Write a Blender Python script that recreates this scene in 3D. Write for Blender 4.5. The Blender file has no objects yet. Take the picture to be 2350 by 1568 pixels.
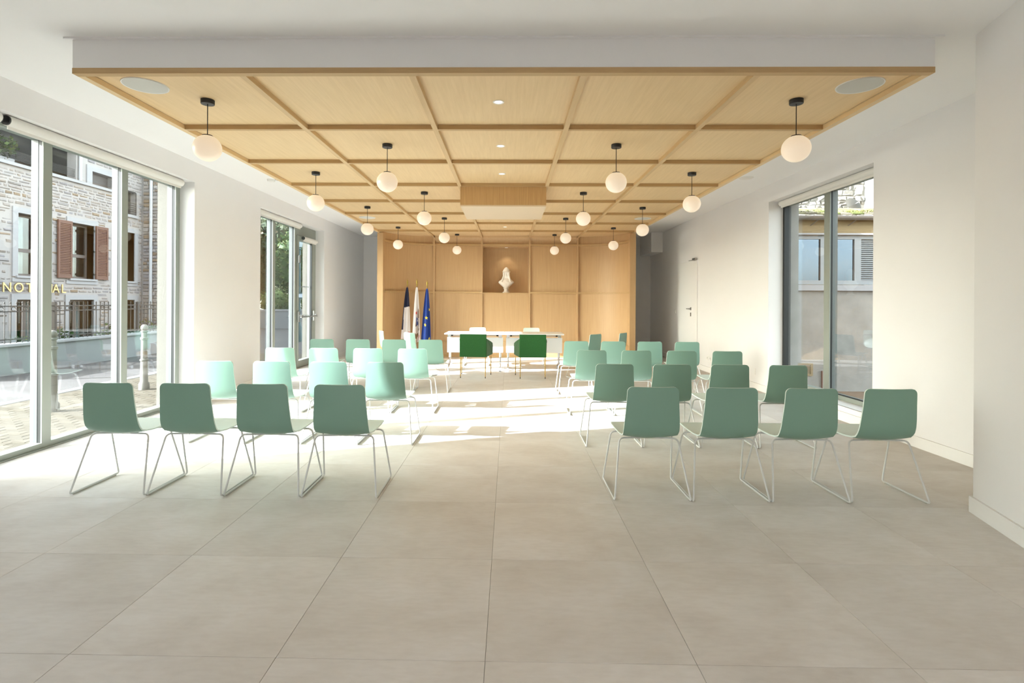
import bpy, bmesh, math, random
from mathutils import Vector, Matrix, Quaternion
R = math.radians
rnd = random.Random(7)
C = bpy.context.scene.collection
sc = bpy.context.scene

# ------------------------------------------------------------------ camera
F_PX, CX, CY, YAW, ROLL, EYE = 1228.37, 1147.31, 690.31, -.0168, .0058, 1.369
cam_d = bpy.data.cameras.new('camera'); cam = bpy.data.objects.new('camera', cam_d); C.objects.link(cam)
cam_d.sensor_fit = 'HORIZONTAL'; cam_d.sensor_width = 36.0
cam_d.lens = F_PX / 2350 * 36
cam_d.shift_x = (1175 - CX) / 2350
cam_d.shift_y = (CY - 784) / 2350
cam_d.clip_start = .05; cam_d.clip_end = 300
fwd = Vector((math.sin(YAW), math.cos(YAW), 0)); up0 = Vector((0, 0, 1)); rt0 = fwd.cross(up0)
rt = rt0 * math.cos(ROLL) + up0 * math.sin(ROLL); up = up0 * math.cos(ROLL) - rt0 * math.sin(ROLL)
cam.matrix_world = Matrix(((rt.x, up.x, -fwd.x, 0), (rt.y, up.y, -fwd.y, 0), (rt.z, up.z, -fwd.z, EYE), (0, 0, 0, 1)))
sc.camera = cam

# ------------------------------------------------------------------ world, sun, exposure
SUN_AZ, SUN_EL = 19.5, 23.0
world = bpy.data.worlds.new('world'); sc.world = world; world.use_nodes = True
wn = world.node_tree.nodes; wl = world.node_tree.links
for n in list(wn): wn.remove(n)
sky = wn.new('ShaderNodeTexSky'); sky.sky_type = 'NISHITA'; sky.sun_disc = False
sky.sun_elevation = R(SUN_EL); sky.sun_rotation = R(252); sky.air_density = 1.0; sky.dust_density = 2.0; sky.ozone_density = 1.0
bg = wn.new('ShaderNodeBackground'); bg.inputs['Strength'].default_value = 2.0
wo = wn.new('ShaderNodeOutputWorld')
hs = wn.new('ShaderNodeHueSaturation'); hs.inputs['Saturation'].default_value = .32
wl.new(sky.outputs[0], hs.inputs['Color']); wl.new(hs.outputs[0], bg.inputs[0]); wl.new(bg.outputs[0], wo.inputs[0])
sun_d = bpy.data.lights.new('sun', 'SUN'); sun = bpy.data.objects.new('sun', sun_d); C.objects.link(sun)
sun_d.energy = 29.5; sun_d.angle = R(.55); sun_d.color = (.97, .95, 1.06)
sdir = Vector((math.cos(R(SUN_EL)) * math.cos(R(SUN_AZ)), math.cos(R(SUN_EL)) * math.sin(R(SUN_AZ)), -math.sin(R(SUN_EL))))
sun.rotation_euler = sdir.to_track_quat('-Z', 'Y').to_euler(); sun.location = (-20, -5, 15)
sc.view_settings.view_transform = 'Standard'; sc.view_settings.look = 'None'
sc.view_settings.exposure = -0.05; sc.view_settings.gamma = 1.0; sc.view_settings.use_curve_mapping = False
cy = sc.cycles
cy.max_bounces = 12; cy.diffuse_bounces = 8; cy.glossy_bounces = 4; cy.transparent_max_bounces = 16
cy.use_denoising = True; cy.sample_clamp_indirect = 6.0; cy.caustics_reflective = False; cy.caustics_refractive = False
DOWN_W = 6.0     # power of each recessed downlight

# ------------------------------------------------------------------ materials
MATS = {}
def new_mat(name):
    m = bpy.data.materials.new(name); m.use_nodes = True; MATS[name] = m
    nt = m.node_tree; return m, nt, nt.nodes['Principled BSDF']
def P(name, col, rough=.5, metal=0, spec=.5, noise=None, bump=None, emit=None, sheen=0):
    """principled; noise=(scale, amount, stretch xyz) varies the colour, bump=(scale, strength)"""
    m, nt, b = new_mat(name); N, L = nt.nodes, nt.links
    b.inputs['Base Color'].default_value = (*col, 1); b.inputs['Roughness'].default_value = rough
    b.inputs['Metallic'].default_value = metal; b.inputs['Specular IOR Level'].default_value = spec
    if sheen: b.inputs['Sheen Weight'].default_value = sheen
    tc = None
    if noise or bump:
        tc = N.new('ShaderNodeTexCoord')
    if noise:
        mp = N.new('ShaderNodeMapping'); mp.inputs['Scale'].default_value = noise[2] if len(noise) > 2 else (1, 1, 1)
        t = N.new('ShaderNodeTexNoise'); t.inputs['Scale'].default_value = noise[0]; t.inputs['Detail'].default_value = 5
        L.new(tc.outputs['Object'], mp.inputs[0]); L.new(mp.outputs[0], t.inputs['Vector'])
        rp = N.new('ShaderNodeValToRGB'); a = noise[1]
        rp.color_ramp.elements[0].position = .3; rp.color_ramp.elements[1].position = .7
        rp.color_ramp.elements[0].color = (*[c * (1 - a) for c in col], 1)
        rp.color_ramp.elements[1].color = (*[min(1, c * (1 + a)) for c in col], 1)
        L.new(t.outputs['Fac'], rp.inputs[0]); L.new(rp.outputs[0], b.inputs['Base Color'])
    if bump:
        t2 = N.new('ShaderNodeTexNoise'); t2.inputs['Scale'].default_value = bump[0]; t2.inputs['Detail'].default_value = 4
        L.new(tc.outputs['Object'], t2.inputs['Vector'])
        bp = N.new('ShaderNodeBump'); bp.inputs['Strength'].default_value = bump[1]; bp.inputs['Distance'].default_value = .01
        L.new(t2.outputs['Fac'], bp.inputs['Height']); L.new(bp.outputs[0], b.inputs['Normal'])
    if emit:
        b.inputs['Emission Color'].default_value = (*emit[0], 1); b.inputs['Emission Strength'].default_value = emit[1]
    return m
def per_piece(name, cols, rough=.8, scale=None, noise=.08, attr=True):
    """albedo picked per loose piece / per object from a short list of colours, plus mottling"""
    m, nt, b = new_mat(name); N, L = nt.nodes, nt.links
    oi = N.new('ShaderNodeObjectInfo'); ge = N.new('ShaderNodeNewGeometry')
    ad = N.new('ShaderNodeMath'); ad.operation = 'ADD'; fr = N.new('ShaderNodeMath'); fr.operation = 'FRACT'
    L.new(oi.outputs['Random'], ad.inputs[0]); L.new(ge.outputs['Random Per Island'], ad.inputs[1]); L.new(ad.outputs[0], fr.inputs[0])
    rp = N.new('ShaderNodeValToRGB'); rp.color_ramp.interpolation = 'CONSTANT'
    while len(rp.color_ramp.elements) < len(cols): rp.color_ramp.elements.new(.5)
    for i, c in enumerate(cols):
        rp.color_ramp.elements[i].position = i / len(cols); rp.color_ramp.elements[i].color = (*c, 1)
    L.new(fr.outputs[0], rp.inputs[0])
    tc = N.new('ShaderNodeTexCoord'); t = N.new('ShaderNodeTexNoise'); t.inputs['Scale'].default_value = scale or 20; t.inputs['Detail'].default_value = 4
    L.new(tc.outputs['Object'], t.inputs['Vector'])
    mx = N.new('ShaderNodeMix'); mx.data_type = 'RGBA'; mx.blend_type = 'MULTIPLY'; mx.inputs['Factor'].default_value = 1
    r2 = N.new('ShaderNodeValToRGB'); r2.color_ramp.elements[0].color = (1 - 2 * noise,) * 3 + (1,); r2.color_ramp.elements[1].color = (1, 1, 1, 1)
    r2.color_ramp.elements[0].position = .3; r2.color_ramp.elements[1].position = .65
    L.new(t.outputs['Fac'], r2.inputs[0]); L.new(rp.outputs[0], mx.inputs[6]); L.new(r2.outputs[0], mx.inputs[7])
    L.new(mx.outputs[2], b.inputs['Base Color']); b.inputs['Roughness'].default_value = rough; b.inputs['Specular IOR Level'].default_value = .25
    return m
def wood(name, col, stretch, con=1.0):
    m, nt, b = new_mat(name); N, L = nt.nodes, nt.links
    tc = N.new('ShaderNodeTexCoord'); mp = N.new('ShaderNodeMapping'); mp.inputs['Scale'].default_value = stretch
    oi = N.new('ShaderNodeObjectInfo'); sh = N.new('ShaderNodeVectorMath'); sh.operation = 'ADD'
    ml = N.new('ShaderNodeMath'); ml.operation = 'MULTIPLY'; ml.inputs[1].default_value = 37
    L.new(oi.outputs['Random'], ml.inputs[0]); L.new(tc.outputs['Object'], mp.inputs[0]); L.new(mp.outputs[0], sh.inputs[0]); L.new(ml.outputs[0], sh.inputs[1])
    t = N.new('ShaderNodeTexNoise'); t.inputs['Scale'].default_value = 1; t.inputs['Detail'].default_value = 7; t.inputs['Roughness'].default_value = .65
    L.new(sh.outputs[0], t.inputs['Vector'])
    rp = N.new('ShaderNodeValToRGB'); rp.color_ramp.elements[0].position = .32; rp.color_ramp.elements[1].position = .68
    rp.color_ramp.elements[0].color = (*[c * k for c, k in zip(col, (1 - .12 * con, 1 - .16 * con, 1 - .22 * con))], 1); rp.color_ramp.elements[1].color = (*[min(1, c * (1 + .07 * con)) for c in col], 1)
    L.new(t.outputs['Fac'], rp.inputs[0]); L.new(rp.outputs[0], b.inputs['Base Color'])
    b.inputs['Roughness'].default_value = .48; b.inputs['Specular IOR Level'].default_value = .35
    bp = N.new('ShaderNodeBump'); bp.inputs['Strength'].default_value = .12; bp.inputs['Distance'].default_value = .002
    L.new(t.outputs['Fac'], bp.inputs['Height']); L.new(bp.outputs[0], b.inputs['Normal'])
    return m
def glass(name, tint, base=.05, gloss=(1, 1, 1)):
    m, nt, b = new_mat(name); N, L = nt.nodes, nt.links; N.remove(b)
    lw = N.new('ShaderNodeLayerWeight'); lw.inputs['Blend'].default_value = .5
    pw = N.new('ShaderNodeMath'); pw.operation = 'POWER'; pw.inputs[1].default_value = 5
    mu = N.new('ShaderNodeMath'); mu.operation = 'MULTIPLY_ADD'; mu.inputs[1].default_value = .97 - base; mu.inputs[2].default_value = base
    L.new(lw.outputs['Facing'], pw.inputs[0]); L.new(pw.outputs[0], mu.inputs[0])
    tr = N.new('ShaderNodeBsdfTransparent'); tr.inputs[0].default_value = (*tint, 1)
    gl = N.new('ShaderNodeBsdfGlossy'); gl.inputs['Roughness'].default_value = 0.0; gl.inputs[0].default_value = (*gloss, 1)
    mx = N.new('ShaderNodeMixShader'); L.new(mu.outputs[0], mx.inputs[0]); L.new(tr.outputs[0], mx.inputs[1]); L.new(gl.outputs[0], mx.inputs[2])
    L.new(mx.outputs[0], N['Material Output'].inputs[0]); return m

white = P('white_paint', (.81, .80, .795), .75, noise=(1.5, .012))
ceil_white = P('ceiling_paint', (.87, .87, .87), .8)
base_white = P('baseboard_paint', (.82, .81, .79), .5)
fascia_m = P('fascia_paint', (.86, .86, .86), .7)
def tile_mat():
    m, nt, b = new_mat('stone_tile'); N, L = nt.nodes, nt.links
    tc = N.new('ShaderNodeTexCoord'); oi = N.new('ShaderNodeObjectInfo')
    ml = N.new('ShaderNodeMath'); ml.operation = 'MULTIPLY'; ml.inputs[1].default_value = 53; L.new(oi.outputs['Random'], ml.inputs[0])
    ad = N.new('ShaderNodeVectorMath'); ad.operation = 'ADD'; L.new(tc.outputs['Object'], ad.inputs[0]); L.new(ml.outputs[0], ad.inputs[1])
    mp = N.new('ShaderNodeMapping'); mp.inputs['Scale'].default_value = (1, 1.25, 1); L.new(ad.outputs[0], mp.inputs[0])
    t1 = N.new('ShaderNodeTexNoise'); t1.inputs['Scale'].default_value = 2.2; t1.inputs['Detail'].default_value = 7; t1.inputs['Roughness'].default_value = .6; t1.inputs['Distortion'].default_value = .35
    L.new(mp.outputs[0], t1.inputs['Vector'])
    rp = N.new('ShaderNodeValToRGB'); e = rp.color_ramp.elements
    e[0].position = .3; e[0].color = (.63, .585, .54, 1); e[1].position = .7; e[1].color = (.76, .735, .71, 1)
    k = e.new(.5); k.color = (.705, .67, .63, 1)
    L.new(t1.outputs['Fac'], rp.inputs[0])
    t2 = N.new('ShaderNodeTexNoise'); t2.inputs['Scale'].default_value = 26; t2.inputs['Detail'].default_value = 5
    m2 = N.new('ShaderNodeMapping'); m2.inputs['Scale'].default_value = (.5, 1.8, 1); L.new(ad.outputs[0], m2.inputs[0]); L.new(m2.outputs[0], t2.inputs['Vector'])
    r2 = N.new('ShaderNodeValToRGB'); r2.color_ramp.elements[0].position = .35; r2.color_ramp.elements[0].color = (.955, .95, .945, 1); r2.color_ramp.elements[1].position = .6; r2.color_ramp.elements[1].color = (1, 1, 1, 1)
    L.new(t2.outputs['Fac'], r2.inputs[0])
    mx = N.new('ShaderNodeMix'); mx.data_type = 'RGBA'; mx.blend_type = 'MULTIPLY'; mx.inputs['Factor'].default_value = 1
    L.new(rp.outputs[0], mx.inputs[6]); L.new(r2.outputs[0], mx.inputs[7])
    hv = N.new('ShaderNodeHueSaturation'); L.new(mx.outputs[2], hv.inputs['Color'])
    mr = N.new('ShaderNodeMapRange'); mr.inputs['To Min'].default_value = .965; mr.inputs['To Max'].default_value = 1.035; L.new(oi.outputs['Random'], mr.inputs['Value']); L.new(mr.outputs[0], hv.inputs['Value'])
    L.new(hv.outputs[0], b.inputs['Base Color'])
    b.inputs['Roughness'].default_value = .42; b.inputs['Specular IOR Level'].default_value = .38
    return m
tile_m = tile_mat()
grout = P('grout', (.33, .305, .27), .9)
OAK = (.53, .355, .185)
oak_v = wood('oak_upright_grain', OAK, (55, 55, 1.6), .6)
oak_c = wood('oak_ceiling_grain', (.71, .53, .30), (42, 2.2, 42), .5)
oak_x = wood('oak_long_grain', (.50, .34, .165), (3, 40, 40), .7)  # darker than the canopy panels: shade on rib fronts put into the colour
oak_r = wood('oak_rib_grain', (.60, .43, .23), (42, 2.2, 42), .6)
oak_box = wood('oak_box', (.54, .345, .155), (60, 60, 2))
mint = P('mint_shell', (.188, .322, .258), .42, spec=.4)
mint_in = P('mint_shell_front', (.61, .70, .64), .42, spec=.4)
chair_metal = P('white_chair_metal', (.62, .625, .61), .38, spec=.5)
glide_m = P('clear_glide', (.42, .41, .36), .25)
pad_m = P('seat_pad_white', (.58, .64, .58), .5)
armgreen = P('dark_green_fabric', (.024, .108, .028), .85, spec=.2, noise=(60, .12), bump=(220, .25), sheen=.15)
brass = P('brushed_brass', (.50, .34, .13), .35, metal=.9)
dark_tip = P('dark_tip', (.06, .045, .03), .5)
table_white = P('table_white', (.86, .86, .85), .35)
chrome = P('chrome', (.75, .76, .78), .15, metal=1)
castor = P('castor_grey', (.5, .5, .5), .4)
black_metal = P('black_metal', (.012, .012, .012), .45)
opal = P('opal_glass', (.45, .42, .38), .35, emit=((1.0, .78, .54), .62))
down_e = P('downlight_lens', (.9, .88, .84), .4, emit=((1.0, .93, .82), 1.3))
down_r = P('downlight_rim', (.82, .80, .76), .5)
spk = P('speaker_cloth', (.60, .60, .56), .8, bump=(900, .3))
alu = P('grey_green_aluminium', (.27, .30, .265), .42, metal=.0, spec=.5)
alu_lt = P('pale_aluminium', (.145, .158, .157), .4)
gasket = P('black_gasket', (.008, .010, .010), .5)
wglass = glass('window_glass', (.86, .90, .88))
blind_m = P('white_blind', (.74, .73, .69), .65)
plastic_w = P('white_plastic', (.80, .79, .76), .4)
steel = P('satin_steel', (.48, .48, .47), .32, metal=1)
marble = P('white_marble', (.83, .78, .70), .5, noise=(9, .04))
gold = P('gold_finial', (.34, .24, .05), .35, metal=.7)
pole_w = P('pole_wood', (.25, .14, .06), .5)
navy = P('flag_navy', (.012, .016, .045), .8); fl_white = P('flag_white', (.72, .68, .66), .8); fl_red = P('flag_red', (.58, .07, .05), .8)
eu_blue = P('flag_blue', (.012, .045, .24), .75); star_y = P('star_yellow', (.72, .56, .05), .7); crest_br = P('crest_brown', (.16, .09, .035), .8); crest_blue = P('crest_blue', (.03, .05, .20), .8)
# exterior
ext_render = P('cream_render', (.13, .122, .105), .9, noise=(3, .05), bump=(60, .2))
ext_conc = P('grey_render', (.27, .255, .238), .95, noise=(5, .12), bump=(90, .4))
asphalt = P('asphalt', (.088, .081, .08), .95, noise=(2.0, .15), bump=(300, .3))
paver_m = per_piece('paving_brick', [(.090, .076, .055), (.104, .088, .064), (.085, .071, .05), (.098, .082, .06), (.112, .096, .072)], .9, 25, .1)
joint_m = P('sand_joint', (.088, .074, .055), .95)
stone_m = per_piece('rubble_stone', [(0.312, 0.271, 0.255), (0.334, 0.292, 0.271), (0.286, 0.262, 0.268), (0.347, 0.296, 0.264), (0.312, 0.279, 0.264), (0.334, 0.299, 0.288), (0.277, 0.205, 0.148), (0.303, 0.275, 0.271), (0.351, 0.312, 0.291), (0.312, 0.262, 0.231)], .9, 16, .12)
mortar_m = P('lime_mortar', (0.367, 0.334, 0.320), .95, bump=(80, .3))
surround_m = P('white_surround', (0.342, 0.331, 0.338), .8)
shutter_m = P('brown_shutter', (.13, .055, .035), .6)
wframe_m = P('taupe_frame', (.13, .105, .095), .5)
curtain_m = P('curtain', (.42, .45, .45), .9, noise=(30, .15, (1, 1, .05)))
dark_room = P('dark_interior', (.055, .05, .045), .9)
railing_m = P('iron_grey_brown', (.05, .042, .038), .6)
bollard_m = P('cream_bollard', (.16, .153, .135), .5)
gold_letter = P('gilt_letter', (.50, .36, .17), .28, metal=.85)
pipe_m = P('pale_pipe', (.50, .49, .50), .5)
leaf_m = per_piece('leaf_green', [(.05, .10, .025), (.09, .13, .03), (.04, .075, .02), (.12, .14, .04)], .6)
leaf_d = per_piece('leaf_dark', [(.025, .05, .02), (.045, .06, .02), (.06, .05, .025), (.03, .045, .02)], .6)
bark = P('bark', (.10, .07, .045), .9, bump=(30, .5))
wall_blue = P('white_retaining_wall', (.26, .262, .27), .9)
roof_moss = per_piece('mossy_tile', [(.16, .14, .10), (.20, .18, .10), (.22, .19, .14), (.15, .17, .06)], .95, 30, .2)
zinc = P('zinc', (.24, .225, .21), .45, metal=.6)
lintel_m = P('buff_lintel', (.26, .19, .105), .9, noise=(12, .12, (1, 6, 6)))
upvc = P('grey_frame', (.27, .277, .285), .5)
upper_stone = per_piece('pale_rubble', [(.30, .28, .25), (.335, .315, .285), (.27, .245, .21), (.35, .335, .305)], .95, 18, .2)
upper_mortar = P('pale_mortar', (.27, .25, .22), .95, noise=(20, .15), bump=(40, .6))
soil = P('brown_earth', (.20, .12, .07), .95, noise=(8, .2))
lamp_green = P('lamp_green', (.03, .07, .075), .5)
lamp_glass = P('lantern_glass', (.35, .42, .45), .2)
sign_blue = P('sign_plate', (.45, .52, .60), .5)
win_sky = glass('far_glass', (.30, .30, .31))
dish_m = P('dish_grey', (.045, .04, .032), .6)

# ------------------------------------------------------------------ geometry helpers
class MB:
    def __init__(s): s.v = []; s.f = []; s.m = []
    def add(s, vs, fs, mi=0):
        o = len(s.v); s.v += [tuple(v) for v in vs]; s.f += [tuple(i + o for i in f) for f in fs]; s.m += [mi] * len(fs); return s
    def box(s, x0, x1, y0, y1, z0, z1, mi=0):
        return s.add([(x0, y0, z0), (x1, y0, z0), (x1, y1, z0), (x0, y1, z0), (x0, y0, z1), (x1, y0, z1), (x1, y1, z1), (x0, y1, z1)],
                     [(0, 3, 2, 1), (4, 5, 6, 7), (0, 1, 5, 4), (1, 2, 6, 5), (2, 3, 7, 6), (3, 0, 4, 7)], mi)
    def cham(s, x0, x1, y0, y1, z0, z1, axis, c, mi=0, jit=0):
        """box whose face on +-axis ('x+','x-','y-','z+') is inset by c: a worn edge for stones, tiles, panels"""
        a = 'xyz'.index(axis[0]); sg = axis[1]
        lo = [x0, y0, z0]; hi = [x1, y1, z1]
        oth = [i for i in range(3) if i != a]
        def p(u, v, w):
            q = [0, 0, 0]; q[oth[0]] = u; q[oth[1]] = v; q[a] = w; return tuple(q)
        u0, u1, v0, v1 = lo[oth[0]], hi[oth[0]], lo[oth[1]], hi[oth[1]]
        back, front = (lo[a], hi[a]) if sg == '+' else (hi[a], lo[a])
        j = lambda k=1: rnd.uniform(-jit, jit) * k
        ring = [(u0, v0), (u1, v0), (u1, v1), (u0, v1)]
        if jit: ring = [(u + j(), v + j(.6)) for u, v in ring]
        mid = front - (c if sg == '+' else -c)
        cu, cv = (u0 + u1) / 2, (v0 + v1) / 2
        du, dv = max(1e-4, (u1 - u0) / 2), max(1e-4, (v1 - v0) / 2)
        inn = [(cu + (u - cu) * max(.1, 1 - c / du), cv + (v - cv) * max(.1, 1 - c / dv)) for u, v in ring]
        V = [p(u, v, back) for u, v in ring] + [p(u, v, mid) for u, v in ring] + [p(u, v, front + (j() if jit else 0)) for u, v in inn]
        Fs = [(0, 1, 5, 4), (1, 2, 6, 5), (2, 3, 7, 6), (3, 0, 4, 7), (4, 5, 9, 8), (5, 6, 10, 9), (6, 7, 11, 10), (7, 4, 8, 11), (8, 9, 10, 11), (3, 2, 1, 0)]
        return s.add(V, Fs, mi)
    def lathe(s, prof, n=24, c=(0, 0, 0), mi=0, sx=1, sy=1):
        o = []; k = len(prof)
        for r, z in prof:
            for i in range(n):
                a = 2 * math.pi * i / n; o.append((c[0] + r * sx * math.cos(a), c[1] + r * sy * math.sin(a), c[2] + z))
        fs = [(j * n + i, j * n + (i + 1) % n, (j + 1) * n + (i + 1) % n, (j + 1) * n + i) for j in range(k - 1) for i in range(n)]
        if prof[0][0] > 1e-5: fs.append(tuple(reversed(range(n))))
        if prof[-1][0] > 1e-5: fs.append(tuple((k - 1) * n + i for i in range(n)))
        return s.add(o, fs, mi)
    def tube(s, pts, r, n=8, mi=0, closed=False, radii=None):
        P_ = [Vector(p) for p in pts]; V = []; m = len(P_)
        t0 = (P_[1] - P_[0]).normalized(); ref = Vector((0, 0, 1)) if abs(t0.z) < .9 else Vector((1, 0, 0))
        nrm = t0.cross(ref).normalized()
        for i, p in enumerate(P_):
            if closed: t = (P_[(i + 1) % m] - P_[i - 1]).normalized()
            else: t = (P_[min(i + 1, m - 1)] - P_[max(i - 1, 0)]).normalized()
            nrm = (nrm - t * nrm.dot(t)).normalized(); bn = t.cross(nrm)
            rr = radii[i] if radii else r
            for k in range(n):
                a = 2 * math.pi * k / n; V.append(p + nrm * math.cos(a) * rr + bn * math.sin(a) * rr)
        fs = []
        for i in range(m if closed else m - 1):
            j = (i + 1) % m
            for k in range(n): fs.append((i * n + k, i * n + (k + 1) % n, j * n + (k + 1) % n, j * n + k))
        if not closed: fs += [tuple(reversed(range(n))), tuple((m - 1) * n + k for k in range(n))]
        return s.add(V, fs, mi)
    def grid(s, fn, nu, nv, thick=0, mi=0, mi2=None):
        """surface fn(u,v) -> (point, normal); two skins when thick"""
        A = []; B = []
        for i in range(nu + 1):
            for j in range(nv + 1):
                p, n = fn(i / nu, j / nv); A.append(Vector(p)); B.append(Vector(p) - Vector(n) * thick)
        w = nv + 1; q = [(i * w + j, (i + 1) * w + j, (i + 1) * w + j + 1, i * w + j + 1) for i in range(nu) for j in range(nv)]
        s.add(A, q, mi)
        if thick:
            o = len(s.v); s.add(B, [tuple(reversed(f)) for f in q], mi if mi2 is None else mi2)
            a0 = o - len(A)
            edge = [(i * w) for i in range(nu + 1)] + [nu * w + j for j in range(1, nv + 1)] + [i * w + nv for i in range(nu - 1, -1, -1)] + [j for j in range(nv - 1, 0, -1)]
            for k in range(len(edge)):
                a, b = edge[k], edge[(k + 1) % len(edge)]
                s.f.append((a0 + b, a0 + a, o + a, o + b)); s.m.append(mi)
        return s
    def mesh(s, name, mats, smooth=False):
        me = bpy.data.meshes.new(name); me.from_pydata(s.v, [], s.f)
        for m in (mats if isinstance(mats, (list, tuple)) else [mats]): me.materials.append(m)
        me.polygons.foreach_set('material_index', s.m)
        if smooth:
            me.polygons.foreach_set('use_smooth', [True] * len(me.polygons))
        me.update(); me.validate(); return me
    def build(s, name, mats, parent=None, smooth=False, loc=(0, 0, 0), sharp=None):
        me = s.mesh(name, mats, smooth)
        if smooth: 
            bm = bmesh.new(); bm.from_mesh(me); bmesh.ops.remove_doubles(bm, verts=bm.verts, dist=1e-5)
            ang = R(sharp or 40)
            for e in bm.edges:
                if len(e.link_faces) == 2: e.smooth = e.calc_face_angle(0) < ang
            bmesh.ops.recalc_face_normals(bm, faces=bm.faces)
            bm.to_mesh(me); bm.free()
        return link(name, me, parent, loc)
def link(name, me, parent=None, loc=(0, 0, 0), rz=0):
    o = bpy.data.objects.new(name, me); C.objects.link(o); o.location = loc; o.rotation_euler = (0, 0, rz)
    if parent: o.parent = parent
    return o
def empty(name, loc=(0, 0, 0), rz=0):
    o = link(name, None, None, loc, rz); o.empty_display_size = .1; return o
def tag(o, label=None, cat=None, group=None, kind=None):
    if label: o['label'] = label
    if cat: o['category'] = cat
    if group: o['group'] = group
    if kind: o['kind'] = kind
    return o
def struct(o, label=None): return tag(o, label, None, None, 'structure')
def bevel(o, w, seg=2):
    m = o.modifiers.new('bevel', 'BEVEL'); m.width = w; m.segments = seg; m.limit_method = 'ANGLE'; m.angle_limit = R(40); return o
KIDS = {}
def copy_tree(o, parent=None):
    c = o.copy(); C.objects.link(c)
    if parent: c.parent = parent
    for ch in list(o.children): copy_tree(ch, c)
    return c
def fillet(pts, r, seg=5):
    pts = [Vector(p) for p in pts]; out = [pts[0]]
    for i in range(1, len(pts) - 1):
        a, b, c = pts[i - 1], pts[i], pts[i + 1]
        d1 = (a - b); d2 = (c - b); rr = min(r, d1.length * .45, d2.length * .45)
        p1 = b + d1.normalized() * rr; p2 = b + d2.normalized() * rr
        for k in range(seg + 1):
            t = k / seg; out.append(p1 * (1 - t) ** 2 + b * 2 * t * (1 - t) + p2 * t * t)
    out.append(pts[-1]); return out
def lerp(tab, x):
    for (a, b), (c, d) in zip(tab, tab[1:]):
        if x <= c: return b + (d - b) * (x - a) / (c - a) if c > a else d
    return tab[-1][1]

# ------------------------------------------------------------------ room shell
XL, XR, XLO, XRO, ZC = -4.03, 3.88, -4.48, 4.30, 3.125
YB, YE, LIN = -3.2, 14.75, 2.867
W1, W2, WR = (3.80, 6.783), (8.605, 11.60), (5.774, 8.077)
def wall_run(name, xa, xb, y0, y1, z1, openings):
    mb = MB(); y = y0
    for (a, b, za, zb) in openings:
        mb.box(xa, xb, y, a, -.3, z1)
        if za > 0: mb.box(xa, xb, a, b, -.3, za)
        else: mb.box(xa, xb, a, b, -.3, -.012)
        mb.box(xa, xb, a, b, zb, z1); y = b
    mb.box(xa, xb, y, y1, -.3, z1)
    return struct(mb.build(name, [white]))
wl_o = wall_run('wall_left', XLO, XL, YB, YE, ZC + .3, [(-2.6, 1.3, 0, LIN), (*W1, 0, LIN), (*W2, 0, LIN)])  # first left opening is unseen, added and sized for fill daylight
wr_o = wall_run('wall_right', XR, XRO, YB, YE, ZC + .3, [(*WR, .17, LIN)])
# outer cream render skin on the outside of the jambs and facade
for (nm, x0, x1, ops, mt, pr) in (('outer_render', XLO - .02, XLO, [(3.80, 6.783, 0), (8.605, 11.60, 0)], ext_render, wl_o), ('outer_render', XRO, XRO + .02, [(5.774, 8.077, .17)], ext_conc, wr_o)):
    mb = MB(); y = -3.2
    for a, b, z in ops:
        mb.box(x0, x1, y, a, -.3, 3.4)
        if z: mb.box(x0, x1, a, b, -.3, z)
        mb.box(x0, x1, a, b, LIN, 3.4); y = b
    mb.box(x0, x1, y, YE, -.3, 3.4); mb.build(nm, [mt], pr)
# jamb linings outside the glass line
def jamb(parent, xi, xo, y, s, mt, z0=0):
    MB().box(min(xi, xo), max(xi, xo), y - .012 if s < 0 else y, y if s < 0 else y + .012, z0, LIN).build('outer_jamb', [mt], parent)
for a, b in (W1, W2):
    jamb(wl_o, -4.34, XLO - .02, a, 1, ext_render); jamb(wl_o, -4.34, XLO - .02, b, -1, ext_render)
jamb(wr_o, 4.20, XRO + .02, WR[1], -1, ext_conc, .17); jamb(wr_o, 4.20, XRO + .02, WR[0], 1, ext_conc, .17)
struct(MB().box(XLO, XRO, YE, YE + .25, -.3, ZC + .3).build('wall_end', [white]))
# unseen wall behind the camera; its opening is sized for daylight fill
fb = MB(); fb.box(XLO, -3.4, YB - .3, YB, -.3, ZC + .3); fb.box(-1.0, XRO, YB - .3, YB, -.3, ZC + .3)
fb.box(-3.4, -1.0, YB - .3, YB, 2.3, ZC + .3)
struct(fb.build('wall_back', [white]))
struct(MB().box(XLO, XRO, YB - .3, YE + .25, ZC, ZC + .25).build('ceiling', [ceil_white]))
# projecting pier at the near right, its face turned a little to the room
pm = MB(); pv = [(3.045, 3.555), (XR, 3.555), (XR, YB), (2.2, YB), (2.2, .46)]
pm.add([(x, y, 0) for x, y in pv] + [(x, y, ZC) for x, y in pv], [(0, 1, 6, 5), (1, 2, 7, 6), (2, 3, 8, 7), (3, 4, 9, 8), (4, 0, 5, 9)])
struct(pm.build('wall_pier', [white]))
d = Vector((3.045 - 2.2, 3.555 - .46, 0)).normalized(); nrm = Vector((-d.y, d.x, 0)); t = .016
a = Vector((2.2, .46, 0)); b = Vector((3.045, 3.555, 0)) + d * t; q = [a, b, b + nrm * t, a + nrm * t]
pb = MB(); pb.add([(p.x, p.y, z) for z in (0, .105) for p in q], [(3, 2, 1, 0), (4, 5, 6, 7), (0, 1, 5, 4), (1, 2, 6, 5), (2, 3, 7, 6), (3, 0, 4, 7)])
pb.box(3.045, XR, 3.555, 3.555 + t, 0, .105)
struct(pb.build('baseboard_pier', [base_white]))
struct(MB().box(XR - .014, XR, 3.57, 11.05, 0, .105).box(XR - .014, XR, 12.40, YE, 0, .105).build('baseboard_right', [base_white]))
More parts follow.
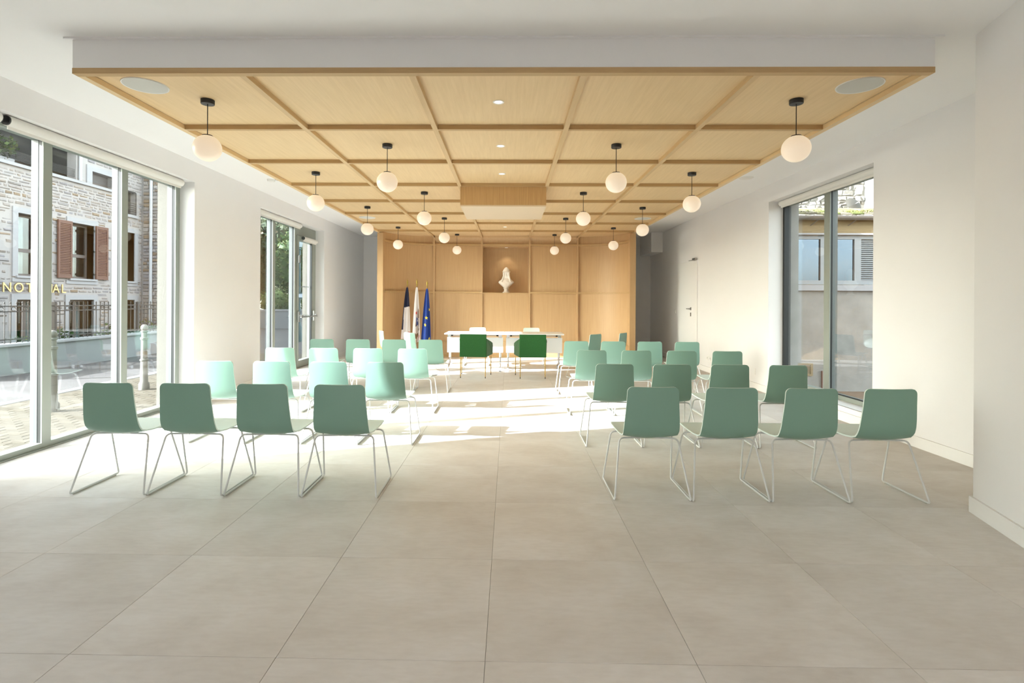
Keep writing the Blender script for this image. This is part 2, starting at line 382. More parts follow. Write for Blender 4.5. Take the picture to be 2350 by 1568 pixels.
struct(MB().box(XL, XL + .014, 6.783, 8.605, 0, .105).box(XL, XL + .014, 11.60, YE, 0, .105).build('baseboard_left', [base_white]))
struct(MB().box(XL, -2.96, YE - .014, YE, 0, .105).box(2.83, XR, YE - .014, YE, 0, .105).build('baseboard_end', [base_white]))
# boxed duct in the far right corner
struct(MB().box(3.59, XR, 13.6, YE, 2.62, ZC).build('trim_duct', [white]), 'white boxed duct in the far right corner under the ceiling')

# ------------------------------------------------------------------ floor: tiles, each its own piece
floor = struct(MB().box(XL - .44, XR, YB, YE, -.3, -.004).build('floor', [grout]), 'pale beige large format stone tile floor')
T = .8; FX, FY = -.0824, 2.030
full = MB().cham(.0009, T - .0009, .0009, T - .0009, -.004, 0, 'z+', .0008).mesh('tile', [tile_m])
for i in range(-6, 6):
    for j in range(-7, 17):
        x0, y0 = FX + i * T, FY + j * T; x1, y1 = x0 + T, y0 + T
        cx0, cx1, cy0, cy1 = max(x0, XL - .16), min(x1, XR), max(y0, YB), min(y1, YE)
        if cx1 - cx0 < .02 or cy1 - cy0 < .02: continue
        if cx1 - cx0 > T - .001 and cy1 - cy0 > T - .001: link('tile', full, floor, (x0, y0, 0))
        else: link('tile', MB().cham(.0009, cx1 - cx0 - .0009, .0009, cy1 - cy0 - .0009, -.004, 0, 'z+', .0008).mesh('tile', [tile_m]), floor, (cx0, cy0, 0))

# ------------------------------------------------------------------ windows
XI, XG, XO = -4.22, -4.27, -4.33
def window_left(name, y0, y1, posts, panes, label, zt=2.86):
    w = empty(name, (XI, y0, 0)); struct(w, label)
    def prt(nm, mb, m, sm=False): o = mb.build(nm, m, w); o.location = Vector((-XI, -y0, 0)); return o
    fr = MB()
    fr.box(XO, XI, y0, y1, 0, .055); fr.box(XO, XI, y0, y1, zt - .06, zt)
    prt('frame', fr, [alu])
    for a, b in posts:
        p = MB(); p.box(XI - .012, XI, a, b, .0551, zt - .0601, 0); p.box(XI - .046, XI - .0121, a + .002, b - .002, .056, zt - .061, 1); p.box(XO, XI - .0461, a, b, .0551, zt - .0601, 2)
        prt('mullion', p, [alu, gasket, alu_lt])
    for a, b in panes:
        prt('pane', MB().box(XG - .004, XG + .004, a, b, .05, zt - .055), [wglass])
    prt('sill_strip', MB().box(XI, XI + .03, y0, y1, 0, .012), [alu])
    return w, prt
w1, _ = window_left('window_1', W1[0], W1[1], [(3.80, 3.88), (4.773, 4.870), (5.758, 5.851), (6.70, 6.783)], [(3.86, 4.79), (4.85, 5.78), (5.83, 6.72)], 'floor-to-ceiling window with grey-green frame facing the stone house')
w2, p2 = window_left('window_2', W2[0], 10.54, [(8.605, 8.685), (9.484, 9.591), (10.453, 10.54)], [(8.675, 9.50), (9.575, 10.47)], 'tall glazing beside the glass exit door')
# glass exit door with panic bar
d1 = empty('door_1', (XI, 10.545, 0)); struct(d1, 'glazed exit door with a horizontal panic bar')
def dpart(nm, mb, m, sm=False, parent=None):
    o = mb.build(nm, m, parent or d1, sm)
    if parent is None: o.location = Vector((-XI, -10.545, 0))
    return o
fr = MB().box(XO, XI, 11.465, 11.60, 0, 2.86).box(XO, XI, 10.545, 11.465, 2.66, 2.86)
dpart('door_frame', fr, [alu])
lf = MB()
for bx in ((10.55, 10.65, .012, 2.65), (11.365, 11.46, .012, 2.65)): lf.box(XO + .02, XI + .012, bx[0], bx[1], bx[2], bx[3])
lf.box(XO + .02, XI + .012, 10.65, 11.365, .012, .14); lf.box(XO + .02, XI + .012, 10.65, 11.365, 2.56, 2.65)
dpart('door_leaf', lf, [alu]); dpart('seal', MB().box(XI - .03, XI + .0125, 11.335, 11.365, .14, 2.56), [gasket])
dpart('pane', MB().box(XG - .004, XG + .004, 10.645, 11.37, .13, 2.57), [wglass])
bar = MB().tube([(XI + .10, 10.54, 1.02), (XI + .10, 11.44, 1.02)], .014, 10)
hb = dpart('panic_bar', bar, [steel], True)
br = MB()
for y in (10.60, 11.41): br.box(XI + .012, XI + .05, y - .03, y + .03, .92, 1.13).tube(fillet([(XI + .05, y, 1.05), (XI + .10, y, 1.05), (XI + .10, y, 1.0)], .02), .013, 8)
dpart('bar_bracket', br, [steel])
dpart('latch_box', MB().box(XI + .012, XI + .05, 10.565, 10.635, 2.10, 2.25), [steel])
fm = MB()
for z in (1.02, 1.62):
    for k in range(9): fm.box(XG + .0045, XG + .006, 10.72 + k * .07, 10.76 + k * .07, z, z + .03)
tag(dpart('frosted_marking', fm, [alu_lt]), None, None, None, 'stuff')
# right window
w3 = empty('window_3', (4.09, WR[0], .17)); struct(w3, 'two-pane window with grey frame facing the rendered outbuilding')
def p3(nm, mb, m): o = mb.build(nm, m, w3); o.location = (-4.09, -WR[0], -.17); return o
zt = 2.86
p3('frame', MB().box(4.09, 4.19, WR[0], WR[1], .171, .225).box(4.09, 4.19, WR[0], WR[1], zt - .06, zt).box(4.09, 4.19, WR[0], WR[0] + .05, .225, zt - .06), [alu])
p3('frame_edge', MB().box(4.092, 4.19, WR[1] - .045, WR[1] - .001, .225, zt - .06), [gasket])
mm = MB(); mm.box(4.09, 4.102, 6.901, 7.024, .2251, zt - .0601, 0); mm.box(4.1021, 4.126, 6.903, 7.022, .226, zt - .061, 1); mm.box(4.1261, 4.19, 6.901, 7.024, .2251, zt - .0601, 2)
p3('mullion', mm, [alu, gasket, alu_lt])
p3('pane', MB().box(4.126, 4.134, WR[0] + .04, 6.915, .215, zt - .05), [wglass]); p3('pane', MB().box(4.126, 4.134, 7.01, WR[1] - .03, .215, zt - .05), [wglass])
p3('gasket_strip', MB().box(4.0899, 4.1255, WR[0] + .05, 6.90, .2251, .236), [gasket])
struct(MB().box(XR - .0, 4.09, WR[0], WR[1], .165, .1705).build('trim_sill', [base_white]))

# unequal double flush door in the right wall
d2 = empty('door_2', (XR, 11.06, 0)); struct(d2, 'white flush double door with steel lever near the far end of the right wall')
def d2p(nm, mb, m, sm=False, parent=None):
    o = mb.build(nm, m, parent or d2, sm)
    o.location = (-XR, -11.06, 0) if parent is None else (0, 0, 0); return o
d2p('narrow_leaf', MB().cham(XR - .02, XR, 11.065, 11.40, .008, 2.23, 'x-', .004), [base_white])
ml = d2p('main_leaf', MB().cham(XR - .012, XR, 11.406, 12.33, .008, 2.23, 'x-', .004), [base_white])
hd = MB().tube([(XR - .012, 11.45, 1.22), (XR - .065, 11.45, 1.22)], .011, 10).tube(fillet([(XR - .06, 11.45, 1.22), (XR - .065, 11.47, 1.22), (XR - .06, 11.58, 1.22)], .01), .010, 10)
hd.box(XR - .022, XR - .012, 11.42, 11.48, 1.19, 1.25); d2p('lever', hd, [steel], False, ml)
d2p('key_plate', MB().box(XR - .018, XR - .012, 11.43, 11.47, 1.06, 1.14), [dark_tip], False, ml)
d2p('door_closer', MB().box(XR - .06, XR - .02, 11.08, 11.25, 2.235, 2.275).tube([(XR - .05, 11.16, 2.235), (XR - .10, 11.33, 2.232)], .008, 6), [steel])

# roller blinds
def blind(y0, y1, x, zc, r, label, name='roller_blind', capy=None):
    o = empty(name, (x, y0, zc)); tag(o, label, 'blind')
    b = MB().tube([(0, .012, 0), (0, y1 - y0 - .012, 0)], r, 20)
    b.build('roll', [blind_m], o, True)
    MB().box(-.004, .004, .02, y1 - y0 - .02, -r - .025, -r + .012).build('bottom_bar', [blind_m], o)
    for y in (0, y1 - y0 - .012):
        MB().lathe([(0, 0), (r * .9, 0), (r * .9, .012), (0, .012)], 16).build('end_cap', [black_metal], o).matrix_local = Matrix.Translation((0, y + .012, 0)) @ Matrix.Rotation(R(90), 4, 'X')
    return o
blind(4.30, 6.66, -4.12, 2.822, .044, 'long white roller blind above the big street window')
bl = blind(8.63, 10.50, -4.12, 2.822, .044, 'white roller blind above the glazing beside the exit door')
blind(10.66, 11.40, -4.13, 2.60, .038, 'short white roller blind mounted on the glass exit door')
blind(5.785, 7.99, 4.01, 2.825, .040, 'white roller blind above the window facing the outbuilding')
blind(3.82, 4.25, -4.12, 2.822, .044, 'short end of a second roller blind beside the long one')

# ------------------------------------------------------------------ coffered oak canopy
XC, S, Y0C, SY, ZR, RH, RW = -.0837, 1.1574, 3.5825, 1.1726, 2.885, .040, .045
XA, XB = -2.955, 2.790
YW = 12.95                      # face of the ribs on the panelled wall
can = empty('ceiling_canopy', (XC, Y0C, ZR))
tag(can, 'suspended oak coffered ceiling canopy with a white fascia', 'ceiling canopy')
def cp(nm, mb, m): o = mb.build(nm, m, can); o.location = (-XC, -Y0C, -ZR); return o
cp('fascia', MB().box(XA, XB, 3.565, 3.585, ZR + .038, ZC), [fascia_m])
for x0, x1 in ((XA, XA + .02), (XB - .02, XB)): cp('side_fascia', MB().box(x0, x1, 3.585, 12.1, ZR + .038, ZC), [fascia_m])
cp('top_trim', MB().box(XA - .05, XB + .05, 3.545, 3.5651, ZC - .012, ZC), [fascia_m])
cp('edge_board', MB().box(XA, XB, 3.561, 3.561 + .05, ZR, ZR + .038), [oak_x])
for x0, x1 in ((XA, XA + .05), (XB - .05, XB)): cp('edge_board', MB().box(x0, x1, 3.6115, 12.1, ZR, ZR + .04), [oak_c])
xs = [XC + k * S for k in (-1.5, -.5, .5, 1.5)]
for x in xs: cp('long_rib', MB().box(x - RW / 2, x + RW / 2, 3.6115, YW - .06, ZR, ZR + RH), [oak_r])
cols = [XA + .05] + xs + [XB - .05]
rib_y = [Y0C + k * SY for k in range(1, 8)]
for y in rib_y:
    for c in range(5):
        a = cols[c] + (RW / 2 if c > 0 else 0); b = cols[c + 1] - (RW / 2 if c < 4 else 0)
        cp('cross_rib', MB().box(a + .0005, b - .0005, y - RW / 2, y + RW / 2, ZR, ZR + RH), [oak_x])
ys = [3.6115] + rib_y + [YW + .06]
for r in range(8):
    for c in range(5):
        a, b = cols[c], cols[c + 1]; y0, y1 = ys[r], ys[r + 1]
        cp('panel', MB().cham(a + .002, b - .002, y0 + .002, y1 - .002, ZR + RH, ZR + RH + .012, 'z-', .001), [oak_c])
# oak box in the middle bay
bx0, bx1, by0, by1 = -.655, .487, 7.11, 8.26
ob = empty('projector_box', (XC, 7.7, 2.64)); tag(ob, 'oak clad box hanging from the middle of the canopy', 'ceiling box')
def obp(nm, mb, m): o = mb.build(nm, m, ob); o.location = (-XC, -7.7, -2.64); return o
obp('side_panel', MB().box(bx0, bx1, by0, by0 + .02, 2.641, ZR), [oak_box]); obp('side_panel', MB().box(bx0, bx1, by1 - .02, by1, 2.641, ZR), [oak_box])
obp('side_panel', MB().box(bx0, bx0 + .02, by0 + .02, by1 - .02, 2.641, ZR), [oak_box]); obp('side_panel', MB().box(bx1 - .02, bx1, by0 + .02, by1 - .02, 2.641, ZR), [oak_box])
obp('bottom_panel', MB().box(bx0 + .001, bx1 - .001, by0 + .001, by1 - .001, 2.622, 2.641), [P('pale_oak_bottom', (.66, .53, .37), .5)])

# ------------------------------------------------------------------ curved oak panelled wall
pw = empty('panelled_wall', (XC, YW, 0)); tag(pw, 'curved oak panelled wall with a square niche behind the tables', 'wall panelling')
def pp(nm, mb, m, sm=False): o = mb.build(nm, m, pw, sm); o.location = (-XC, -YW, 0); return o
DP = .04; YP = YW + DP
rows = [(0.0, .352), (.352, 1.564), (1.564, 2.719)]
RXL = xs[0] - (-2.83); RXR = 2.69 - xs[3]; RY = .98
def curve(side, t, off=0.0):
    """plan curve of the end bays: t=0 at the flat part, 1 at the post; off pushes away from the room"""
    if side < 0: cxx, rx, sg = xs[0], RXL, -1
    else: cxx, rx, sg = xs[3], RXR, 1
    th = t * math.pi / 2; x = cxx + sg * (rx + off) * math.sin(th); y = (YW - RY) + (RY + off) * math.cos(th)
    return x, y
def curved(side, z0, z1, off0, off1, n=18, ta=0, tb=1):
    mb = MB(); V = []
    for i in range(n + 1):
        t = ta + (tb - ta) * i / n
        for off in (off0, off1):
            x, y = curve(side, t, off)
            for z in (z0, z1): V.append((x, y, z))
    fs = []
    for i in range(n):
        a = i * 4; b = a + 4
        fs += [(a, b, b + 1, a + 1), (a + 2, a + 3, b + 3, b + 2), (a, a + 2, b + 2, b), (a + 1, b + 1, b + 3, a + 3)]
    fs += [(0, 1, 3, 2), (n * 4, n * 4 + 2, n * 4 + 3, n * 4 + 1)]
    mb.add(V, fs); return mb
for ri, (z0, z1) in enumerate(rows):
    for c in range(3):
        if ri == 2 and c == 1: continue
        pp('panel', MB().box(xs[c] + .003, xs[c + 1] - .003, YP, YP + .02, z0 + .003, z1 - .003), [oak_v])
    for sd in (-1, 1): pp('curved_panel', curved(sd, z0 + .003, z1 - .003, DP, DP + .02), [oak_v], True)
# top strip: a small cove between wall and canopy
for c in range(3):
    mb = MB(); rr = .14; V = []
    prof = [(YP, 2.722)] + [(YP - rr + rr * math.cos(t_ * math.pi / 16), ZR + RH - rr + rr * math.sin(t_ * math.pi / 16)) for t_ in range(9)]
    for y, z in prof: V += [(xs[c], y, z), (xs[c + 1], y, z)]
    mb.add(V, [(2 * i, 2 * i + 1, 2 * i + 3, 2 * i + 2) for i in range(len(prof) - 1)]); pp('cove_panel', mb, [oak_v], True)
for sd in (-1, 1): pp('curved_panel', curved(sd, 2.722, ZR + RH, DP, DP + .02), [oak_v], True)
for x in xs:   # uprights, bending into the long ribs of the canopy
    path = fillet([(x, YW - .16, ZR + RH / 2), (x, YW + .02, ZR + RH / 2), (x, YW + .02, 2.60)], .10, 8) + [Vector((x, YW + .02, 0))]
    mb = MB(); V = []
    for i, p in enumerate(path):
        tg = (path[min(i + 1, len(path) - 1)] - path[max(i - 1, 0)]).normalized(); n_ = Vector((0, -tg.z, tg.y)) if True else None
        n_ = Vector((1, 0, 0)).cross(tg).normalized()
        for sx, sn in ((-1, -1), (1, -1), (1, 1), (-1, 1)): V.append(p + Vector((sx * RW / 2, 0, 0)) + n_ * sn * .02)
    fs = [(i * 4 + k, i * 4 + (k + 1) % 4, i * 4 + 4 + (k + 1) % 4, i * 4 + 4 + k) for i in range(len(path) - 1) for k in range(4)]
    mb.add(V, fs); pp('upright', mb, [oak_v])
for z in (.352, 1.564, 2.719):
    for c in range(3):
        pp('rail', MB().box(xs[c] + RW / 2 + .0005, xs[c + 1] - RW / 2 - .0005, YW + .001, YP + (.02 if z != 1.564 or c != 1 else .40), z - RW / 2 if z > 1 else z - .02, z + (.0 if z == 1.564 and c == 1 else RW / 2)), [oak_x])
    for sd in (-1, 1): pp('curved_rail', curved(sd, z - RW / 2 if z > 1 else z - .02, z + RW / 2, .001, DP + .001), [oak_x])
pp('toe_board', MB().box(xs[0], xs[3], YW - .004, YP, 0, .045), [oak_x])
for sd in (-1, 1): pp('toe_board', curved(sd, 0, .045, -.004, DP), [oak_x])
nx0, nx1 = xs[1] + .02, xs[2] - .02
pp('niche_back', MB().box(nx0 - .02, nx1 + .02, YP + .40, YP + .42, 1.56, 2.72), [oak_v])
pp('niche_side', MB().box(nx0 - .02, nx0, YP, YP + .40, 1.566, 2.70), [oak_v]); pp('niche_side', MB().box(nx1, nx1 + .02, YP, YP + .40, 1.566, 2.70), [oak_v])
pp('niche_top', MB().box(nx0, nx1, YP + .021, YP + .40, 2.68, 2.70), [oak_v])
for x0, x1 in ((-2.96, -2.83), (2.69, 2.82)):
    pp('end_post', MB().box(x0, x1, 11.96, 12.16, 0, ZR - .001), [oak_v])
pp('return_side', MB().box(-2.955, -2.935, 12.161, YE - .001, 0, ZC - .001), [fascia_m]); pp('return_side', MB().box(2.795, 2.815, 12.161, YE - .001, 0, ZC - .001), [fascia_m])
pp('return_top', MB().box(-2.934, 2.794, 12.161, 12.18, ZR + .06, ZC - .001), [fascia_m])

# ------------------------------------------------------------------ mint shell chairs on sled legs
def shell_fn():
    prof = [(0.000, .785), (.003, .72), (.008, .65), (.015, .58), (.026, .51), (.046, .462), (.078, .433), (.125, .419), (.20, .414), (.30, .420), (.38, .431), (.44, .441), (.475, .443), (.495, .437)]
    pts = [Vector((0, y, z)) for y, z in prof]; L = [0]
    for a_, b_ in zip(pts, pts[1:]): L.append(L[-1] + (b_ - a_).length)
    tot = L[-1]
    def at(s):
        d_ = s * tot
        for i in range(len(L) - 1):
            if d_ <= L[i + 1] + 1e-9:
                k = (d_ - L[i]) / (L[i + 1] - L[i]); return pts[i].lerp(pts[i + 1], k)
        return pts[-1].copy()
    wid = [(0, .174), (.15, .179), (.30, .188), (.40, .192), (.48, .189), (.56, .188), (.70, .194), (.9, .203), (1, .203)]
    cr = .034
    def fn(u, v):
        u = u + (.5 - .5 * math.cos(math.pi * u) - u) * .9
        e = 1e-3; p = at(u); tg = (at(min(1, u + e)) - at(max(0, u - e))).normalized()
        n = Vector((0, 1, 0)); n = Vector((1, 0, 0)).cross(tg).normalized()
        if n.y < 0 and n.z < 0: n = -n
        if n.y < -.3: n = -n
        dd = u * tot; w = lerp(wid, u)
        for dist in (dd, tot - dd):
            if dist < cr: w -= cr - math.sqrt(max(0, cr * cr - (cr - dist) ** 2))
        s_ = (v - .5) * 2
        s_ = math.copysign(abs(s_) ** .85, s_)
        cup = lerp([(0, .014), (.25, .018), (.42, .018), (.55, .014), (.75, .008), (1, -.004)], u)
        q = p + Vector((w * s_, 0, 0)) + n * cup * s_ * s_
        return q, n
    return fn
def make_chair():
    r = empty('shell_chair')
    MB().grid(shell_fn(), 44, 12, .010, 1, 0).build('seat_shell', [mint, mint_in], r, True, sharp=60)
    for sd in (-1, 1):
        mid = Vector((sd * .259, .24, .0125))
        path = fillet([(sd * .03, .17, .398), (sd * .205, .13, .404), (sd * .232, .065, .208)], .034, 5)[:-1] + fillet([(sd * .232, .065, .208), (sd * .259, .0, .0125), mid], .020, 5)[1:-1] \
            + fillet([mid, (sd * .259, .465, .0125), (sd * .242, .40, .207)], .020, 5)[:-1] + fillet([(sd * .242, .40, .207), (sd * .225, .335, .402), (sd * .03, .32, .402)], .034, 5)[1:]
        MB().tube(path, .0064, 8).build('sled_leg', [chair_metal], r, True)
        MB().box(sd * .259 - .004, sd * .259 + .004, .03, .435, 0, .007).build('floor_glide', [glide_m], r)
    pd = MB().lathe([(0, .386), (.06, .388), (.10, .396), (.11, .404)], 20, (0, .25, 0)); pd.build('seat_pad', [pad_m], r, True)
    return r
proto = make_chair()
def place_chair(x, y, rz, label, group, first=[True]):
    o = proto if first[0] else copy_tree(proto); first[0] = False
    o.location = (x, y, 0); o.rotation_euler = (0, 0, rz); tag(o, label, 'chair', group); return o
ROWS = [(3.658, 'nearest row'), (5.005, 'second row'), (6.425, 'third row'), (7.90, 'fourth row')]
LX = [-1.160, -1.698, -2.236, -2.772]; RX = [.990, 1.524, 2.060, 2.597]
pos = ['on the aisle', 'second from the aisle', 'third from the aisle', 'fourth from the aisle']
for ri, (y, rn) in enumerate(ROWS):
    for k in range(4):
        place_chair(LX[k] + (.02, 0, 0, .0)[ri] * (k == 9) + rnd.uniform(-.002, .002), y + rnd.uniform(-.008, .008), R(rnd.uniform(-.25, .25)), 'mint shell chair in the %s, street-window side, %s' % (rn, pos[k]), 'audience chairs on the street-window side')
    for k in range(4):
        place_chair(RX[k] + rnd.uniform(-.002, .002), y + (.005, -.0, -.03, -.07)[ri] + rnd.uniform(-.006, .006), R(rnd.uniform(-.25, .25)), 'mint shell chair in the %s, outbuilding-window side, %s' % (rn, pos[k]), 'audience chairs on the outbuilding-window side')
def chair_by_back(x, y, rz, label, group='chairs around the tables'):
    """x, y = where the top of the backrest is"""
    place_chair(x, y, rz, label, group)
chair_by_back(-2.43, 10.12, R(-64), 'sunlit mint shell chair turned sideways, nearest the exit door')
chair_by_back(-1.80, 9.62, R(-46), 'sunlit mint shell chair turned sideways in front of the flags')
chair_by_back(1.545, 9.50, R(46), 'shaded mint shell chair turned sideways just past the right-hand table')
chair_by_back(2.125, 9.93, R(56), 'shaded mint shell chair turned sideways in front of the right oak post')
chair_by_back(-.675, 11.62, R(180), 'pale mint chair behind the left-hand white table')
chair_by_back(.49, 11.60, R(180), 'pale mint chair behind the right-hand white table')

# ------------------------------------------------------------------ green upholstered armchairs
def make_armchair():
    r = empty('armchair')
    W, WF = .234, .302; zt_, zb = .775, .375
    b = MB()    # backrest slab
    bo = MB().box(-W, W, 0, .05, zb, zt_).build('backrest', [armgreen], r); bevel(bo, .007, 3)
    MB().box(-W + .03, W - .03, .06, .50, zb + .01, zb + .10).build('seat', [armgreen], r)
    for sd in (-1, 1):
        pr = [(.02, zb), (.02, .700), (.16, .668), (.33, .630), (.50, .592), (.54, .545), (.54, zb + .005)]
        V = []
        for y, z in pr:
            k = y / .54; x = sd * (W + (WF - W) * min(1, k * 1.25) ** .8)
            V += [(x, y, z), (x - sd * .035, y, z)]
        n = len(pr); fs = [(2 * i, 2 * i + 1, 2 * i + 3, 2 * i + 2) for i in range(n - 1)] + [tuple(2 * i for i in range(n)), tuple(reversed([2 * i + 1 for i in range(n)])), (0, 2 * n - 2, 2 * n - 1, 1)]
        m = MB(); m.add(V, fs); o = m.build('arm', [armgreen], r); bevel(o, .006, 2)
    for x, y in ((-W + .014, .02), (W - .014, .02), (-WF + .03, .50), (WF - .03, .50)):
        lg = MB().tube([(x, y, 0.03), (x, y, zb + .01)], .0085, 10).build('leg', [brass], r, True)
        MB().tube([(x, y, 0), (x, y, .032)], .008, 10).build('foot_cap', [dark_tip], lg)
    return r
ac = make_armchair(); ac.location = (-.628, 9.40, 0); ac.rotation_euler = (0, 0, R(-3.5)); tag(ac, 'dark green armchair on brass legs at the left-hand table', 'armchair', 'green armchairs at the tables')
ac2 = copy_tree(ac); ac2.location = (.425, 9.385, 0); ac2.rotation_euler = (0, 0, R(2.8)); tag(ac2, 'dark green armchair on brass legs at the right-hand table', 'armchair', 'green armchairs at the tables')

# ------------------------------------------------------------------ white folding tables
def make_table():
    r = empty('folding_table'); W, D = .575, .36
    tp = MB().box(-W, W, -D, D, .712, .737).build('tabletop', [table_white], r); bevel(tp, .006)
    MB().box(-W + .035, W - .02, -D + .20, -D + .214, .352, .648).build('modesty_panel', [table_white], r)
    MB().box(-W + .10, W - .10, -D + .19, -D + .225, .672, .684).box(-W + .10, W - .10, -D + .19, -D + .225, .694, .704).build('rail', [castor], r)
    for sd in (-1, 1):
        x = sd * (W - .075)
        MB().lathe([(.024, .24), (.024, .66)], 16, (x, 0, 0)).build('leg', [table_white], r, True)
        hb_ = MB().box(x - .03, x + .03, -.18, .18, .655, .71); hb_.build('hinge_bracket', [chrome], r)
        MB().tube([(x - sd * .04, -.19, .685), (x - sd * .075, -.19, .685)], .014, 10).build('hinge_knob', [black_metal], r, True)
        ft = MB().tube(fillet([(x, -.30, .075), (x, -.10, .12), (x, 0, .26)], .05), .014, 8).tube(fillet([(x, .30, .075), (x, .10, .12), (x, 0, .26)], .05), .014, 8)
        f = ft.build('foot', [chrome], r, True)
        for y in (-.30, .30):
            MB().tube([(x - .018, y, .032), (x + .018, y, .032)], .032, 14).build('castor', [castor], f, True)
    return r
tb = make_table(); tb.location = (-.665, 10.64, 0); tag(tb, 'white folding table, the left-hand one nearer the flags', 'table', 'white folding tables')
tb2 = copy_tree(tb); tb2.location = (.490, 10.62, 0); tb2.rotation_euler = (0, 0, R(-.6)); tag(tb2, 'white folding table, the right-hand one partly in shade', 'table', 'white folding tables')

# ------------------------------------------------------------------ pendants, downlights, speakers
ZP = ZR + RH
def make_pendant():
    r = empty('pendant_lamp')
    MB().lathe([(0, -.034), (.048, -.034), (.050, -.030), (.050, 0), (0, 0)], 28).build('ceiling_rose', [black_metal], r, True)
    MB().tube([(0, 0, -.034), (0, 0, -.285)], .0035, 8).build('cord', [black_metal], r, True)
    MB().lathe([(0, -.276), (.036, -.276), (.040, -.283), (.040, -.287), (0, -.287)], 24).build('cap', [black_metal], r, True)
    pr = []
    for i in range(23):
        th = math.pi * (.13 + .87 * i / 22); rr = .104 * math.sin(th); zz = .104 * math.cos(th)
        pr.append((max(rr, 1e-6), -.376 + zz * (.98 if zz < 0 else .96)))
    g = MB().lathe([(.0001, -.280)] + pr, 36).build('globe', [opal], r, True, sharp=50)
    return r
pen = make_pendant(); k = 0
nth = ['nearest the front fascia', 'second from the front fascia', 'third from the front fascia', 'farthest from the front fascia']
for sd, side in ((-1, 'street-window'), (1, 'outbuilding-window')):
    for col, cn, k0 in ((2, 'outer', .48), (1, 'inner', 1.49)):
        for n in range(4):
            kk = k0 + 2 * n + (.03 if n > 1 else 0) + (.1 if n == 3 else 0)
            o = pen if k == 0 else copy_tree(pen); k += 1
            o.location = (XC + sd * col * S * .985, Y0C + kk * SY, ZP)
            tag(o, 'opal globe pendant, %s line on the %s side, %s' % (cn, side, nth[n]), 'pendant lamp', 'opal globe pendants under the canopy')
def make_down():
    r = empty('downlight')
    MB().lathe([(.030, -.001), (.043, -.004), (.045, 0), (.030, .0)], 28).build('rim', [down_r], r, True)
    MB().lathe([(0, -.0015), (.0305, -.0015), (.0305, .0), (0, .0)], 24).build('lens', [down_e], r)
    return r
dl = make_down()
spots = [(-.091, 4.19, ZP), (-.092, 5.38, ZP), (-.094, 6.56, ZP), (-.09, 10.04, ZP), (-.091, 11.285, ZP), (-.07, YP + .21, 2.68)]
dn = ['nearest the front fascia', 'second from the front fascia', 'just before the hanging oak box', 'just behind the hanging oak box', 'last one before the panelled wall', 'inside the niche above the bust']
for i, (p, nme) in enumerate(zip(spots, dn)):
    o = dl if i == 0 else copy_tree(dl); o.location = p; tag(o, 'small round recessed downlight, ' + nme, 'downlight', 'recessed downlights')
    ld = bpy.data.lights.new('downlight_beam', 'SPOT'); ld.energy = DOWN_W * (.25 if i == 5 else 1); ld.spot_size = R(95); ld.spot_blend = .7; ld.shadow_soft_size = .03; ld.color = (1, .88, .72)
    lo = bpy.data.objects.new('downlight_beam', ld); C.objects.link(lo); lo.parent = o; lo.location = (0, 0, -.012)
def make_speaker():
    r = empty('ceiling_speaker')
    MB().lathe([(.142, -.003), (.150, -.006), (.152, 0), (.142, 0)], 40).build('rim', [plastic_w], r, True)
    MB().lathe([(0, -.0045), (.1425, -.0045), (.1425, 0), (0, 0)], 40).build('grille', [spk], r)
    return r
sp = make_speaker()
for i, (x, y, nme) in enumerate([(-2.66, 3.86, 'front corner on the street-window side'), (2.50, 3.87, 'front corner on the outbuilding-window side'), (-2.68, 10.05, 'far end on the street-window side'), (2.50, 10.08, 'far end on the outbuilding-window side')]):
    o = sp if i == 0 else copy_tree(sp); o.location = (x, y, ZP); tag(o, 'round white ceiling speaker in the canopy, ' + nme, 'speaker', 'round ceiling speakers')
em = empty('emergency_light', (-3.49, 7.78, ZC)); tag(em, 'small white emergency light on the ceiling above the street windows', 'emergency light')
MB().lathe([(0, -.03), (.05, -.03), (.06, 0), (0, 0)], 20).build('body', [plastic_w], em, True); MB().box(.07, .16, -.04, .04, -.012, 0).build('tag_plate', [spk], em)
sd_ = empty('smoke_detector', (3.335, 7.61, ZC)); tag(sd_, 'flat white disc detector on the ceiling by the right wall', 'detector')
MB().lathe([(0, -.014), (.085, -.012), (.10, 0), (0, 0)], 28).build('disc', [plastic_w], sd_, True)
for i, (y, z, lab, h_) in enumerate([(10.50, .28, 'white wall socket low on the right wall beyond the fourth row', .08), (10.36, .28, 'second white wall socket, just nearer the camera than its twin', .08), (8.48, .28, 'narrow white wall plate low beside the outbuilding window', .10), (12.55, 1.14, 'white light switch past the flush double door', .08)]):
    o = empty('wall_plate', (XR, y, z)); tag(o, lab, 'wall plate', 'electrical plates on the right wall')
    MB().cham(-.008, 0, -.04 if i != 2 else -.012, .04 if i != 2 else .012, -h_ / 2, h_ / 2, 'x-', .003).build('plate', [plastic_w], o)
    if i < 2: MB().lathe([(0, 0), (.018, 0), (.018, .001), (0, .001)], 14).build('socket_hole', [castor], o).matrix_local = Matrix.Translation((-.0082, 0, 0)) @ Matrix.Rotation(R(-90), 4, 'Y')

